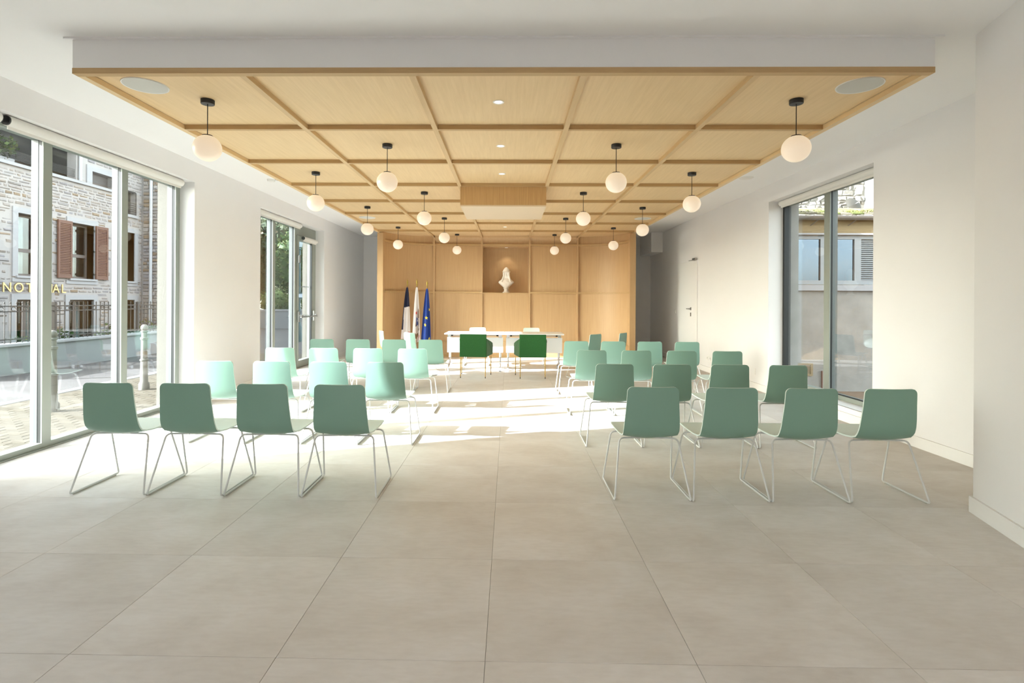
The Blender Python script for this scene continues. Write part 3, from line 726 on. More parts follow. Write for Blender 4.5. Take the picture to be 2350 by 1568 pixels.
# ------------------------------------------------------------------ bust in the niche
def make_bust():
    r = empty('bust', (-.07, 13.20, 1.5645)); tag(r, 'white marble bust of a veiled woman in the niche', 'sculpture')
    sc_ = MB().lathe([(0, 0), (.088, 0), (.088, .012), (.070, .022), (.058, .040), (.052, .075), (.058, .100), (.074, .110), (.074, .118), (.0, .118)], 28)
    sc_.build('socle', [marble], r, True)
    # one continuous surface: rings from the lower chest to the crown of the cap
    rings = [  # z, cy, rx, ry, shoulder droop
        (.112, .0, .050, .045), (.140, .0, .076, .060), (.170, .0, .110, .076), (.205, .0, .150, .086), (.235, .0, .180, .090), (.262, .003, .196, .088),
        (.285, .006, .184, .082), (.305, .008, .152, .078), (.325, .008, .124, .076), (.345, .006, .108, .076), (.370, .0, .097, .078), (.40, -.003, .090, .082),
        (.43, -.004, .086, .086), (.46, -.003, .085, .088), (.49, 0, .088, .090), (.515, .003, .090, .091), (.54, .006, .082, .086), (.56, .008, .074, .078), (.575, .006, .066, .068), (.592, .0, .055, .056),
        (.608, -.006, .040, .042), (.622, -.012, .024, .026), (.630, -.014, .010, .012)]
    n = 44; V = []
    for z, cyy, rx, ry in rings:
        for i in range(n):
            a = 2 * math.pi * i / n; x = rx * math.sin(a); y = cyy - ry * math.cos(a); f = math.cos(a); zz = z
            # drapery folds on the chest, locks at the sides of the head
            if .17 < z < .30: y += .006 * math.sin(a * 9 + z * 60) * max(0, f); zz += .004 * math.sin(a * 6 + 1)
            if .33 < z < .56 and .15 < abs(math.sin(a)) and f < .72: 
                k_ = 1 + .05 * math.sin(z * 150 + a * 3); x *= k_; y *= k_
            if f > .80 and .33 < z < .51:   # face set back from the framing hair
                w = min(1, (f - .80) / .10); face = .066 if z > .385 else .044
                y = y * (1 - w) + (-face * (1 - .25 * (math.sin(a) / .7) ** 2)) * w
                if abs(math.sin(a)) < .16 and .425 < z < .475: y -= .022 * (1 - abs(math.sin(a)) / .16) * (1 if z < .45 else .6)   # nose
                if .455 < z < .485 and .12 < abs(math.sin(a)) < .40: y += .012                                                     # eye sockets
                if .405 < z < .42 and abs(math.sin(a)) < .22: y -= .004                                                            # mouth
                if .385 < z < .40 and abs(math.sin(a)) < .25: y -= .007                                                            # chin
            V.append((x, y, zz))
    m = len(rings); fs = [(j * n + i, j * n + (i + 1) % n, (j + 1) * n + (i + 1) % n, (j + 1) * n + i) for j in range(m - 1) for i in range(n)] + [tuple(range(n)), tuple((m - 1) * n + i for i in range(n))]
    b_ = MB(); b_.add(V, fs); o = b_.build('figure', [marble], r, True, sharp=80)
    s_ = o.modifiers.new('smooth', 'SUBSURF'); s_.levels = 1; s_.render_levels = 1
    wr = MB()
    for i in range(15):
        a = R(-100 + 200 * i / 14); wr.lathe([(0, -.008), (.009, -.004), (.010, .004), (0, .010)], 7, (.088 * math.sin(a), -.088 * math.cos(a), .512 + .006 * (i % 2)))
    wr.build('wreath', [marble], r, True)
    for sd in (-1, 1):
        lk = MB(); pts = [(sd * .058, -.066, .505), (sd * .072, -.050, .46), (sd * .068, -.056, .41), (sd * .086, -.056, .36), (sd * .092, -.062, .31), (sd * .108, -.062, .27)]
        lk.tube(fillet(pts, .02, 3), .016, 8); lk.build('lock_of_hair', [marble], r, True)
    return r
make_bust()

# ------------------------------------------------------------------ flags
def flag(name, x, ztop, tilt, label, seed, wtop, wbot, zbot, skew, colour):
    r = empty(name, (x, 12.40, 0)); tag(r, label, 'flag', 'flags on poles before the panelled wall')
    top = Vector((tilt, 0, ztop - .17)); MB().tube([(0, 0, .02), tuple(top)], .011, 10).build('pole', [pole_w], r, True)
    fi = MB().lathe([(.013, 0), (.016, .012), (.008, .022), (.018, .035), (.010, .048), (.020, .085), (.014, .115), (.0005, .175)], 12, tuple(top), sy=.45)
    fi.build('finial', [gold], r, True)
    zt_ = ztop - .20; g = random.Random(seed); ph = g.uniform(0, 6); nu, nv = 72, 36
    def cloth(u, v):
        z = zt_ - u * (zt_ - zbot - .05 * math.sin(v * 3 + ph)); k_ = u ** .62
        w = wtop + (wbot - wtop) * k_; cxx = tilt * (z / ztop) + skew * u
        xx = cxx + (v - .5) * w; yy = -.02 - .055 * k_ * math.sin(v * 9 + ph + u) - .03 * k_ * math.cos(v * 4) 
        return Vector((xx, yy, z)), Vector((0, -1, 0))
    def uv2(u, v): return cloth(u, v)
    mb = MB(); mb.grid(uv2, nu, nv, .004)
    i = 0
    for side in range(2):
        for a_ in range(nu):
            for b_ in range(nv): mb.m[i] = colour((a_ + .5) / nu, (b_ + .5) / nv); i += 1
    for j in range(i, len(mb.f)): mb.m[j] = colour(0.0, 0.5) if False else 0
    return r, mb, cloth
def flat_on(parent, cloth, u, v, pts, m, name, off=.007, k=1.25):
    """flat printed shape laid on the cloth at (u, v); pts in metres, x right / z up"""
    p, _ = cloth(u, v); e = .02
    px = (cloth(u, min(1, v + e))[0] - cloth(u, max(0, v - e))[0]).normalized(); pz = (cloth(max(0, u - e), v)[0] - cloth(min(1, u + e), v)[0]).normalized()
    n = px.cross(pz).normalized(); n = n if n.y < 0 else -n
    V = [p + px * a_ * k + pz * b_ * k + n * off for a_, b_ in pts]
    W_ = [q - n * .003 for q in V]; k_ = len(V)
    mb = MB(); mb.add(V + W_, [tuple(range(k_)), tuple(reversed(range(k_, 2 * k_)))] + [(i_, (i_ + 1) % k_, k_ + (i_ + 1) % k_, k_ + i_) for i_ in range(k_)])
    return mb.build(name, [m], parent)
def star_pts(r_, rot=0): return [((r_ if i % 2 == 0 else r_ * .42) * math.sin(i * math.pi / 5 + rot), (r_ if i % 2 == 0 else r_ * .42) * math.cos(i * math.pi / 5 + rot)) for i in range(10)]
def fr_col(u, v):
    if v < .10 + .04 * u and u < .82: return 0
    if u < .40 - .06 * v: return 0
    if u > .80 and v > .52 + (.93 - u) * 2.2: return 2
    return 1
r, mb, cl = flag('tricolour_flag', -2.37, 1.866, .01, 'blue white and red flag, nearest the exit door of the three', 3, .03, .205, .42, -.02, fr_col)
mb.build('cloth', [navy, fl_white, fl_red], r, True, sharp=70)
def city_col(u, v): return 0
r, mb, cl = flag('crest_flag', -2.14, 1.867, 0, 'white flag with a coat of arms, the middle of the three', 5, .03, .20, .42, -.01, city_col)
mb.build('cloth', [fl_white], r, True, sharp=70)
flat_on(r, cl, .46, .82, [(-.045, -.09), (.03, -.12), (.03, .02), (.008, .07), (-.01, .015), (-.05, .0)], crest_br, 'emblem_crown')
flat_on(r, cl, .46, .50, star_pts(.035, .3), fl_red, 'emblem_star')
flat_on(r, cl, .62, .56, [(-.04, -.085), (.045, -.06), (.02, .06), (-.015, .085)], crest_blue, 'emblem_shield')
flat_on(r, cl, .63, .50, [(-.03, -.075), (-.004, -.065), (-.006, .03)], crest_br, 'emblem_shield', .010)
flat_on(r, cl, .60, .60, [(-.012, -.02), (.012, -.018), (.008, .012), (-.008, .014)], fl_white, 'emblem_shield', .011)
flat_on(r, cl, .62, .86, [(-.02, -.10), (-.005, -.10), (.012, .02), (-.01, .13), (-.025, .13), (-.002, .02)], crest_br, 'emblem_border')
flat_on(r, cl, .78, .82, star_pts(.034, .2), crest_br, 'emblem_star')
flat_on(r, cl, .86, .55, [(-.07, -.05), (-.02, -.07), (.06, -.02), (.045, .03), (-.03, .015), (-.06, .05)], crest_br, 'emblem_ribbon')
flat_on(r, cl, .90, .85, [(-.03, -.05), (.03, -.01), (.02, .02), (-.03, -.02)], fl_red, 'emblem_ribbon')
r, mb, cl = flag('blue_star_flag', -1.90, 1.84, .0, 'blue flag with gold stars, the one nearest the tables', 9, .03, .235, .33, -.02, lambda u, v: 0)
mb.build('cloth', [eu_blue], r, True, sharp=70)
for (u, v) in ((.365, .93), (.50, .50), (.625, .42), (.86, .80), (.93, .30)): flat_on(r, cl, u, v, star_pts(.036), star_y, 'star', .012)
st = empty('flag_stand', (-2.14, 12.40, 0)); tag(st, 'low base holding the three flag poles', 'flag stand')
MB().box(-.34, .36, -.05, .05, 0, .02).build('base', [gold], st)

# ------------------------------------------------------------------ outside, street side
street = struct(MB().box(-40, XLO - .02, -20, 60, -.5, -.06).build('street', [asphalt]), 'asphalt street outside the tall windows')
struct(MB().box(XRO + .02, 25, -10, 30, -.6, -.19).build('ground_yard', [soil]), 'bare earth yard outside the right window')
terrace = struct(MB().box(-6.7, XLO - .021, -1, 14, -.2, -.058).build('ground_pavement', [joint_m]), 'sunlit brick pavement under the street windows')
L_, Wd = .225, .105; kk = 0
bmesh_brick = MB().cham(.004, L_ - .003, .003, Wd - .003, -.02, 0, 'z+', .003).mesh('brick', [paver_m])
rest = MB(); iy = 0; y = 3.6
cand = []
while y < 12.5:
    x = -6.66 + (iy % 2) * L_ / 2
    while x + L_ < XLO - .03:
        cand.append((x, y)); x += L_
    y += Wd; iy += 1
cand.sort(key=lambda p: (p[0] + 0) ** 2 + (p[1]) ** 2 if p[1] > 4.6 + .4 * 0 else 999)
vis = [c for c in cand if c[0] < -4.4 and c[1] / -c[0] > .97]
vis.sort(key=lambda c: c[1]); near = set(vis[:260])
for c in cand:
    if c in near: link('brick', bmesh_brick, terrace, (c[0], c[1], -.0535 + rnd.uniform(0, .002)))
    else: rest.cham(c[0] + .004, c[0] + L_ - .004, c[1] + .004, c[1] + Wd - .004, -.07, -.053, 'z+', .003)
tag(rest.build('brick_paving', [paver_m], terrace), None, None, None, 'stuff')
struct(MB().cham(-6.84, -6.70, -1, 14, -.2, -.045, 'z+', .01).build('kerb', [pipe_m]), 'pale kerb stone along the brick pavement')

# stone house across the street
FXH = -11.0
house = empty('stone_house', (FXH, 9.5, -1.2)); tag(house, 'rubble stone house across the street with brown shutters', 'house')
def hp(nm, mb, m, parent=None, sm=False):
    o = mb.build(nm, m, parent or house, sm); o.location = (-FXH, -9.5, 1.2) if parent is None else (0, 0, 0); return o
HW = [(13.25, 14.01, 1.87, 3.28), (11.80, 12.56, 1.87, 3.28), (14.78, 15.54, 1.87, 3.28), (10.35, 11.11, 1.87, 3.28)]
HD = [(13.22, 14.0, -1.0, 1.33), (11.78, 12.56, -1.0, 1.33), (14.78, 15.54, -1.0, 1.33), (10.35, 11.11, -1.0, 1.33)]
UW = [(13.92, 14.70, 4.36, 4.72), (14.95, 15.60, 3.80, 4.50)]
LOG = (9.5, 13.42, 4.36, 5.14)        # recessed roof terrace
holes = HW + HD + UW + [LOG]
ZT = 6.4
# backing wall split round the holes
ysplit = sorted({9.5, 15.86} | {h_[0] for h_ in holes} | {h_[1] for h_ in holes}); zsplit = sorted({-1.2, ZT} | {h_[2] for h_ in holes} | {h_[3] for h_ in holes})
bk = MB()
for a, b in zip(ysplit, ysplit[1:]):
    run = None
    for c, d_ in list(zip(zsplit, zsplit[1:])) + [(None, None)]:
        inside = c is not None and not any(h_[0] <= (a + b) / 2 <= h_[1] and h_[2] <= (c + d_) / 2 <= h_[3] for h_ in holes)
        if inside: run = (run[0] if run else c, d_)
        elif run: bk.box(FXH - .25, FXH - .018, a, b, run[0], run[1]); run = None
hp('wall', bk, [mortar_m])
hp('inner_wall', MB().box(FXH - 2.4, FXH - 2.2, 9.5, 15.86, -1.2, ZT).box(FXH - 2.2, FXH - .26, 9.5, 15.86, 3.55, 3.7).box(FXH - 2.2, FXH - .26, 9.5, 15.86, 5.3, 5.5).box(FXH - 2.2, FXH - .26, 9.5, 9.6, -1.2, ZT), [pipe_m])
bands = [(h_[0] - .13, h_[1] + .13, h_[2] - .12, h_[3] + .14) for h_ in HW] + [(h_[0] - .14, h_[1] + .14, h_[2], h_[3] + .15) for h_ in HD] + [(13.68, 14.95, 4.36, 4.86), (14.95, 15.7, 3.72, 4.5), (9.5, 13.6, 4.30, 5.2)]
stones = []; z = -.9; g = random.Random(11)
while z < ZT:
    hh = g.uniform(.045, .085); y = 9.5 + g.uniform(0, .1)
    while y < 15.84:
        w = g.uniform(.10, .34) if g.random() > .15 else g.uniform(.06, .12)
        y1_, z1_ = min(y + w, 15.84), z + hh
        if not any(y < b_[1] and y1_ > b_[0] and z < b_[3] and z1_ > b_[2] for b_ in bands) and not (4.27 < z1_ and z < 4.42): stones.append((y, y1_, z, z1_))
        y = y1_ + g.uniform(.018, .045)
    z += hh + g.uniform(.012, .026)
visible = [s_ for s_ in stones if 11.3 < s_[0] and 1.45 < s_[2] < 5.3]
visible.sort(key=lambda s_: -((s_[1] - s_[0]) * (s_[3] - s_[2]) / (s_[0] / 12) ** 2)); big = set(visible[:290])
sm_ = MB()
for s_ in stones:
    if s_ in big: hp('stone', MB().cham(FXH - .04, FXH - .012 + rnd.uniform(.0, .014), s_[0], s_[1], s_[2], s_[3], 'x+', .018, 0, .010), [stone_m])
    else: sm_.cham(FXH - .04, FXH - .012 + rnd.uniform(.0, .014), s_[0], s_[1], s_[2], s_[3], 'x+', .016, 0, .009)
tag(hp('rubble_masonry', sm_, [stone_m]), None, None, None, 'stuff')
def casement(h_, door=False, shutters=False):
    y0, y1, z0, z1 = h_
    s_ = hp('window_surround', MB().box(FXH - .03, FXH + .012, y0 - .13, y0, z0 - .02, z1 + .13).box(FXH - .03, FXH + .012, y1, y1 + .13, z0 - .02, z1 + .13).box(FXH - .03, FXH + .012, y0, y1, z1, z1 + .13)
            .box(FXH - .25, FXH - .03, y0 - .02, y0, z0, z1).box(FXH - .25, FXH - .03, y1, y1 + .02, z0, z1), [surround_m])
    if not door:
        hp('window_sill', MB().box(FXH - .2, FXH + .05, y0 - .06, y1 + .06, z0 - .05, z0), [surround_m]); hp('sill_band', MB().box(FXH - .03, FXH + .010, y0 - .13, y1 + .13, z0 - .14, z0 - .05), [surround_m])
    xf = FXH - .20; f = MB(); tw = .055
    f.box(xf - .04, xf, y0, y0 + tw, z0, z1).box(xf - .04, xf, y1 - tw, y1, z0, z1).box(xf - .04, xf, y0 + tw, y1 - tw, z1 - tw, z1).box(xf - .04, xf, y0 + tw, y1 - tw, z0, z0 + tw)
    zm = z0 + .42 * (z1 - z0)
    if door: f.box(xf - .04, xf, (y0 + y1) / 2 - .05, (y0 + y1) / 2 + .05, z0 + tw, z1 - tw)
    else: f.box(xf - .04, xf, y0 + tw, y1 - tw, zm - .04, zm + .04)
    fo = hp('window_frame', f, [wframe_m])
    hp('pane', MB().box(xf - .024, xf - .018, y0 + tw, y1 - tw, z0 + tw, z1 - tw), [win_glass], fo)
    cu = MB(); n = 26
    for part in (((0, .62),) if not door else ((0, .30), (.6, .9))):
        V = []
        for i in range(n + 1):
            yy = y0 + (y1 - y0) * (part[0] + (part[1] - part[0]) * i / n); V += [(xf - .12 + .02 * math.sin(i * 1.1), yy, z0), (xf - .12 + .02 * math.sin(i * 1.1), yy, z1)]
        cu.add(V, [(2 * i, 2 * i + 2, 2 * i + 3, 2 * i + 1) for i in range(n)])
    hp('curtain', cu, [curtain_m], None, True)
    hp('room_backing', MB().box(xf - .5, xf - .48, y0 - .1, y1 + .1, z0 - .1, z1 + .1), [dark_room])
win_glass = glass('house_glass', (.85, .88, .88))
for i, h_ in enumerate(HW): casement(h_)
for h_ in HD: casement(h_, True)
# brown louvred shutters on the middle window
for (y0, y1, nm) in ((12.82, 13.24, 'a'), (14.02, 14.44, 'b')):
    so = hp('shutter', MB().box(FXH + .02, FXH + .055, y0, y0 + .05, 1.87, 3.29).box(FXH + .02, FXH + .055, y1 - .05, y1, 1.87, 3.29).box(FXH + .02, FXH + .055, y0 + .05, y1 - .05, 1.87, 1.95).box(FXH + .02, FXH + .055, y0 + .05, y1 - .05, 3.21, 3.29).box(FXH + .024, FXH + .03, y0 + .05, y1 - .05, 1.95, 3.21), [shutter_m])
    for i in range(30):
        zz = 1.955 + i * .042
        hp('slat', MB().add([(FXH + .03, y0 + .05, zz + .034), (FXH + .052, y0 + .05, zz), (FXH + .052, y0 + .05, zz + .008), (FXH + .03, y0 + .05, zz + .042), (FXH + .03, y1 - .05, zz + .034), (FXH + .052, y1 - .05, zz), (FXH + .052, y1 - .05, zz + .008), (FXH + .03, y1 - .05, zz + .042)], [(0, 1, 2, 3), (7, 6, 5, 4), (0, 4, 5, 1), (1, 5, 6, 2), (2, 6, 7, 3), (3, 7, 4, 0)]), [shutter_m], so)
    hy = y1 - .02 if nm == 'a' else y0 + .01
    for zz in (2.0, 2.6, 3.15): hp('hinge', MB().box(FXH + .013, FXH + .03, hy - .08, hy + .01, zz - .012, zz + .012).box(FXH + .013, FXH + .03, hy - .08, hy - .06, zz - .03, zz + .03), [black_metal], so)
# roof terrace, coping, wires, down pipes, upper windows
hp('coping', MB().box(FXH - .3, FXH + .05, 9.5, 15.0, 4.30, 4.37), [surround_m])
hp('terrace_wall', MB().box(FXH - 2.0, FXH - 1.9, 9.6, 13.42, 4.3, 5.2), [pipe_m])
for i in range(6): hp('railing_wire', MB().tube([(FXH - .05, 9.55, 4.46 + i * .035), (FXH - .05, 14.9, 4.46 + i * .035)], .005, 5), [railing_m])
hp('terrace_door', MB().box(FXH - 1.89, FXH - 1.86, 12.6, 13.3, 4.3, 4.85), [wframe_m])
hp('planter', MB().box(FXH - 1.0, FXH - .6, 11.75, 12.35, 4.37, 4.62), [surround_m])
hp('down_pipe', MB().tube([(FXH + .03, 13.50, 4.37), (FXH + .03, 13.50, 5.9)], .04, 10), [pipe_m], None, True)
hp('window_surround', MB().box(FXH - .03, FXH + .012, 13.74, 13.92, 4.37, 4.86).box(FXH - .03, FXH + .012, 13.92, 14.86, 4.72, 4.86).box(FXH - .03, FXH + .012, 14.70, 14.86, 4.37, 4.72), [surround_m])
hp('upper_window', MB().box(FXH - .24, FXH - .18, 13.92, 14.70, 4.36, 4.72), [wframe_m])
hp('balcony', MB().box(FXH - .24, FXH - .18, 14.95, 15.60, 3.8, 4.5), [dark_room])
bal = MB(); 
for i in range(6): bal.tube([(FXH + .02, 14.95, 3.84 + i * .06), (FXH + .02, 15.58, 3.84 + i * .06)], .008, 5)
bal.tube([(FXH + .02, 15.56, 3.8), (FXH + .02, 15.56, 4.46), (FXH - .1, 15.56, 4.46)], .012, 6).tube([(FXH + .02, 14.95, 4.46), (FXH + .02, 15.56, 4.46)], .012, 6)
hp('balcony_rail', bal, [railing_m]); hp('window_sill', MB().box(FXH - .1, FXH + .05, 14.9, 15.64, 3.72, 3.80), [surround_m])
# projecting wing
wg = MB().box(-13.19, -10.22, 15.90, 20.5, -1.2, ZT); hp('wing_wall', wg, [mortar_m])
ws = []; z = -.9
wing_m = MB(); nW = 0
while z < ZT - .1:
    hh = g.uniform(.06, .11); x = FXH + .02
    while x < -10.24:
        w = g.uniform(.10, .30); x1_ = min(x + w, -10.23); ws.append((x, x1_, z, z + hh)); x = x1_ + g.uniform(.012, .03)
    z += hh + g.uniform(.012, .025)
for s_ in ws:
    wing_m.cham(s_[0], s_[1], 15.875 - rnd.uniform(0, .02), 15.91, s_[2], s_[3], 'y-', .014, 0, .008)
tag(hp('wing_masonry', wing_m, [stone_m]), None, None, None, 'stuff')
hp('wing_pipe', MB().tube([(-10.72, 15.83, -1.0), (-10.72, 15.83, 6.2)], .045, 10), [pipe_m], None, True)
hp('rear_shade_block', MB().box(-22, -13.2, 15.9, 26.9, -1.2, ZT), [mortar_m])  # hidden from view, added to keep the road past the exit door shaded
hp('roof', MB().box(FXH - 2.6, FXH + .35, 9.3, 20.7, ZT, ZT + .15), [shutter_m])
# gilt letters on the facade: the visible word
lx = {0: ('N', 11.44), 1: ('O', 11.72), 2: ('T', 12.02), 3: ('A', 12.22), 4: ('R', 12.46), 5: ('I', 12.66), 6: ('A', 12.72), 7: ('L', 12.97)}
sign = empty('facade_sign', (FXH + .03, 11.44, 1.5)); tag(sign, 'gilt metal lettering on the stone house facade', 'sign')
for i, (ch, yy) in lx.items():
    cu = bpy.data.curves.new('letter', 'FONT'); cu.body = ch; cu.size = .30; cu.extrude = .012; cu.materials.append(gold_letter)
    tmp = bpy.data.objects.new('letter_curve', cu); me = bpy.data.meshes.new_from_object(tmp); bpy.data.objects.remove(tmp)
    me.name = 'letter'; o = link('letter', me, sign); o.location = (.01, yy - 11.50, 0); o.rotation_euler = (R(90), 0, R(90)); o.scale = (1.0, 1, 1)
# garden wall and railing in front of the house
gw = empty('garden_wall', (-9.3, 8.8, -.06)); tag(gw, 'low rendered garden wall with white coping across the street', 'garden wall')
o = MB().box(-.08, .10, 0, 8.2, 0, .53).build('wall', [wall_blue], gw); MB().cham(-.14, .15, -.02, 8.2, .53, .58, 'z+', .01).build('coping', [surround_m], gw)
fe = empty('iron_railing', (-9.3, 8.8, .52)); tag(fe, 'dark iron railing with ring frieze on the garden wall', 'railing')
for z in (.0601, .58, .68): MB().box(-.012, .012, 0, 8.15, z, z + .022).build('rail', [railing_m], fe)
pk = MB().box(-.0065, .0065, -.0065, .0065, 0, .74).lathe([(.009, .74), (.014, .755), (.0005, .79)], 8).mesh('picket', [railing_m])
rg = MB().tube([(0, .045 * math.cos(a_ * math.pi / 8), .641 + .036 * math.sin(a_ * math.pi / 8)) for a_ in range(16)], .006, 5, closed=True).mesh('ring', [railing_m])
bigp = MB().box(-.03, .03, -.03, .03, 0, .77).mesh('post', [railing_m])
for i in range(66):
    y = .06 + i * .122
    link('picket', pk, fe, (0, y, 0))
    if i % 2 == 0: link('ring', rg, fe, (0, y + .061, 0))
for y in (.0, 2.0, 3.96, 4.45, 6.0, 6.5, 7.2): link('post', bigp, fe, (0, y, 0))

def leaves(mb, c, rad, n, size, seed, squash=1.0):
    g_ = random.Random(seed)
    for _ in range(n):
        while True:
            p = Vector((g_.uniform(-1, 1), g_.uniform(-1, 1), g_.uniform(-1, 1)))
            if .25 < p.length < 1: break
        k_ = p.length; p = p * ((.55 + .45 * g_.random()) / max(k_, .3)) if k_ < .6 else p
        p = Vector((c[0] + p.x * rad[0], c[1] + p.y * rad[1], c[2] + p.z * rad[2]))
        a_ = Vector((g_.gauss(0, 1), g_.gauss(0, 1), g_.gauss(0, .6))).normalized(); b_ = a_.cross(Vector((g_.gauss(0, 1), g_.gauss(0, 1), g_.gauss(0, 1)))).normalized()
        s_ = size * g_.uniform(.6, 1.3); w = b_ * s_ * .28
        mb.add([p, p + a_ * s_ * .5 + w, p + a_ * s_, p + a_ * s_ * .5 - w], [(0, 1, 2, 3)])
def shrub(name, x, y, z, rad, n, size, label, seed, m=leaf_m, cat='shrub', trunk=None, group=None):
    r = empty(name, (x, y, z)); tag(r, label, cat, group)
    mb = MB(); h0 = trunk or (1.25 if cat == 'hedge' else rad[2] * .9)
    lumps = [(0, 0, h0, 1)] + [(rad[0] * math.cos(i * 2.1) * .55, rad[1] * math.sin(i * 2.1) * .55, h0 + rad[2] * (.35 * math.sin(i * 1.7)), .62) for i in range(5)]
    for i, (a_, b_, c_, k_) in enumerate(lumps): leaves(mb, (a_, b_, c_), (rad[0] * k_, rad[1] * k_, rad[2] * k_), n // 6, size, seed + i)
    for (a_, b_, c_, k_) in lumps:
        if cat in ('tree', 'hedge'):
            n0 = len(mb.v); mb.lathe([(.0005, -.78)] + [(.78 * math.sin(t_ * math.pi / 8), -.78 * math.cos(t_ * math.pi / 8)) for t_ in range(1, 8)] + [(.0005, .78)], 12)
            g_ = random.Random(seed)
            for i_ in range(n0, len(mb.v)):
                x_, y_, z_ = mb.v[i_]; q_ = g_.uniform(.86, 1.1); mb.v[i_] = (a_ + x_ * rad[0] * k_ * q_, b_ + y_ * rad[1] * k_ * q_, c_ + z_ * rad[2] * k_ * q_)
    mb.build('foliage', [m], r)
    tr_ = MB(); rr = .03 if trunk is None else .13
    tr_.tube([(0, 0, 0), (.02, .01, h0 * .6), (0, .03, h0 * 1.1)], rr, 8, radii=[rr, rr * .8, rr * .45])
    for i in range(4): tr_.tube([(0, .01, h0 * .6), (rad[0] * .5 * math.cos(i * 1.6), rad[1] * .5 * math.sin(i * 1.6), h0 * 1.2)], rr * .3, 6)
    tr_.build('trunk', [bark], r, True); return r
shrub('garden_shrub', -10.0, 9.6, .05, (.30, .45, .48), 420, .13, 'loose leafy shrub behind the railing at the frame edge', 21)
shrub('garden_shrub', -9.98, 11.35, .05, (.28, .75, .36), 420, .10, 'low clipped shrub behind the railing under the lettering', 31)
shrub('garden_shrub', -9.98, 13.3, .05, (.28, .5, .40), 320, .09, 'small shrub behind the railing below the shuttered window', 41)
shrub('garden_shrub', -9.98, 14.6, .05, (.28, .5, .38), 320, .09, 'small shrub behind the railing near the projecting wing', 51)
pl_ = shrub('terrace_plant', FXH - .8, 12.05, 4.60, (.35, .5, .35), 260, .12, 'leafy plant growing on the roof terrace of the stone house', 61)
# cast bollards
def make_bollard():
    r = empty('bollard')
    MB().lathe([(0, 0), (.075, 0), (.075, .10), (.055, .13), (.050, .45), (.060, .46), (.060, .48), (.047, .49), (.043, .78), (.055, .79), (.055, .82), (.042, .83), (.038, .90), (.05, .91), (.05, .925), (.03, .935), (0, .935)], 20).build('post', [bollard_m], r, True)
    MB().lathe([(.0005, -.052)] + [(.052 * math.sin(t_), -.052 * math.cos(t_)) for t_ in [i * math.pi / 12 for i in range(1, 12)]] + [(.0005, .052)], 20, (0, 0, .975)).build('ball', [bollard_m], r, True)
    return r
b1 = make_bollard(); b1.location = (-5.72, 6.62, -.06); tag(b1, 'cream bollard with ball top, the nearer one on the brick pavement', 'bollard', 'ball-top bollards on the pavement')
b2 = copy_tree(b1); b2.location = (-5.70, 8.28, -.06); tag(b2, 'cream bollard with ball top, the one beyond it before the cream pillar', 'bollard', 'ball-top bollards on the pavement')

# view beyond the exit door: retaining wall, hedge, trees, street lamp
rw = empty('retaining_wall', (-12, 26, -.06)); tag(rw, 'white retaining wall at the far side of the road', 'wall')
m = MB(); m.add([(-12, 0, 0), (9, 0, 0), (9, .3, 0), (-12, .3, 0), (-12, 0, .72), (9, 0, .95), (9, .3, .95), (-12, .3, .72)], [(0, 3, 2, 1), (4, 5, 6, 7), (0, 1, 5, 4), (1, 2, 6, 5), (2, 3, 7, 6), (3, 0, 4, 7)]); m.build('wall', [wall_blue], rw)
m = MB(); m.add([(-12, -.04, .72), (9, -.04, .95), (9, .34, .95), (-12, .34, .72), (-12, -.04, .80), (9, -.04, 1.03), (9, .34, 1.03), (-12, .34, .80)], [(0, 3, 2, 1), (4, 5, 6, 7), (0, 1, 5, 4), (1, 2, 6, 5), (2, 3, 7, 6), (3, 0, 4, 7)]); m.build('coping', [surround_m], rw)
shrub('hedge', -12.0, 27.4, .0, (.85, .6, .75), 2400, .14, 'bushy hedge above the white retaining wall, farther from the street lamp', 71, leaf_m, 'hedge')
shrub('hedge', -9.9, 27.4, .0, (.9, .6, .7), 2400, .14, 'bushy hedge above the white retaining wall, beside the street lamp', 81, leaf_m, 'hedge')
shrub('tree', -15.3, 31.2, 0, (1.3, 1.2, 2.8), 6000, .26, 'dark tree beyond the road, first seen at the near jamb', 91, leaf_d, 'tree', 3.9)
shrub('tree', -11.9, 29.4, 0, (1.3, .9, 2.0), 6000, .22, 'olive green tree beyond the road, between the two glazing bars', 101, leaf_m, 'tree', 3.2)
shrub('tree', -12.3, 33.2, 0, (1.9, 1.5, 2.9), 6000, .26, 'dark tree behind the street lamp', 121, leaf_d, 'tree', 4.6)
shrub('tree', -15.6, 38.5, 0, (4.2, 2.4, 4.0), 8000, .34, 'tall dark tree rising behind the olive green one', 111, leaf_d, 'tree', 5.4)
lp = empty('street_lamp', (-7.10, 18.0, -.06)); tag(lp, 'dark green lantern street lamp seen through the exit door', 'street lamp')
MB().lathe([(.10, 0), (.10, .5), (.06, .6), (.05, 1.0), (.045, 3.1), (.07, 3.12), (.04, 3.2)], 14).build('post', [lamp_green], lp, True)
MB().lathe([(.09, 3.2), (.15, 3.55)], 6).build('lantern', [lamp_glass], lp); MB().lathe([(.18, 3.55), (.12, 3.66), (.04, 3.72), (.03, 3.82), (.0005, 3.88)], 6).build('lantern_roof', [lamp_green], lp)
sg = empty('parking_sign', (-7.08, 17.85, 1.50)); tag(sg, 'small blue and white sign plate on the lamp post', 'sign')
MB().box(-.24, .22, -.01, .01, -.11, .11).build('plate', [lamp_green], sg); MB().box(-.21, -.05, -.014, -.0101, -.07, .07).box(.0, .19, -.014, -.0101, -.06, .06).build('panel', [sign_blue], sg)

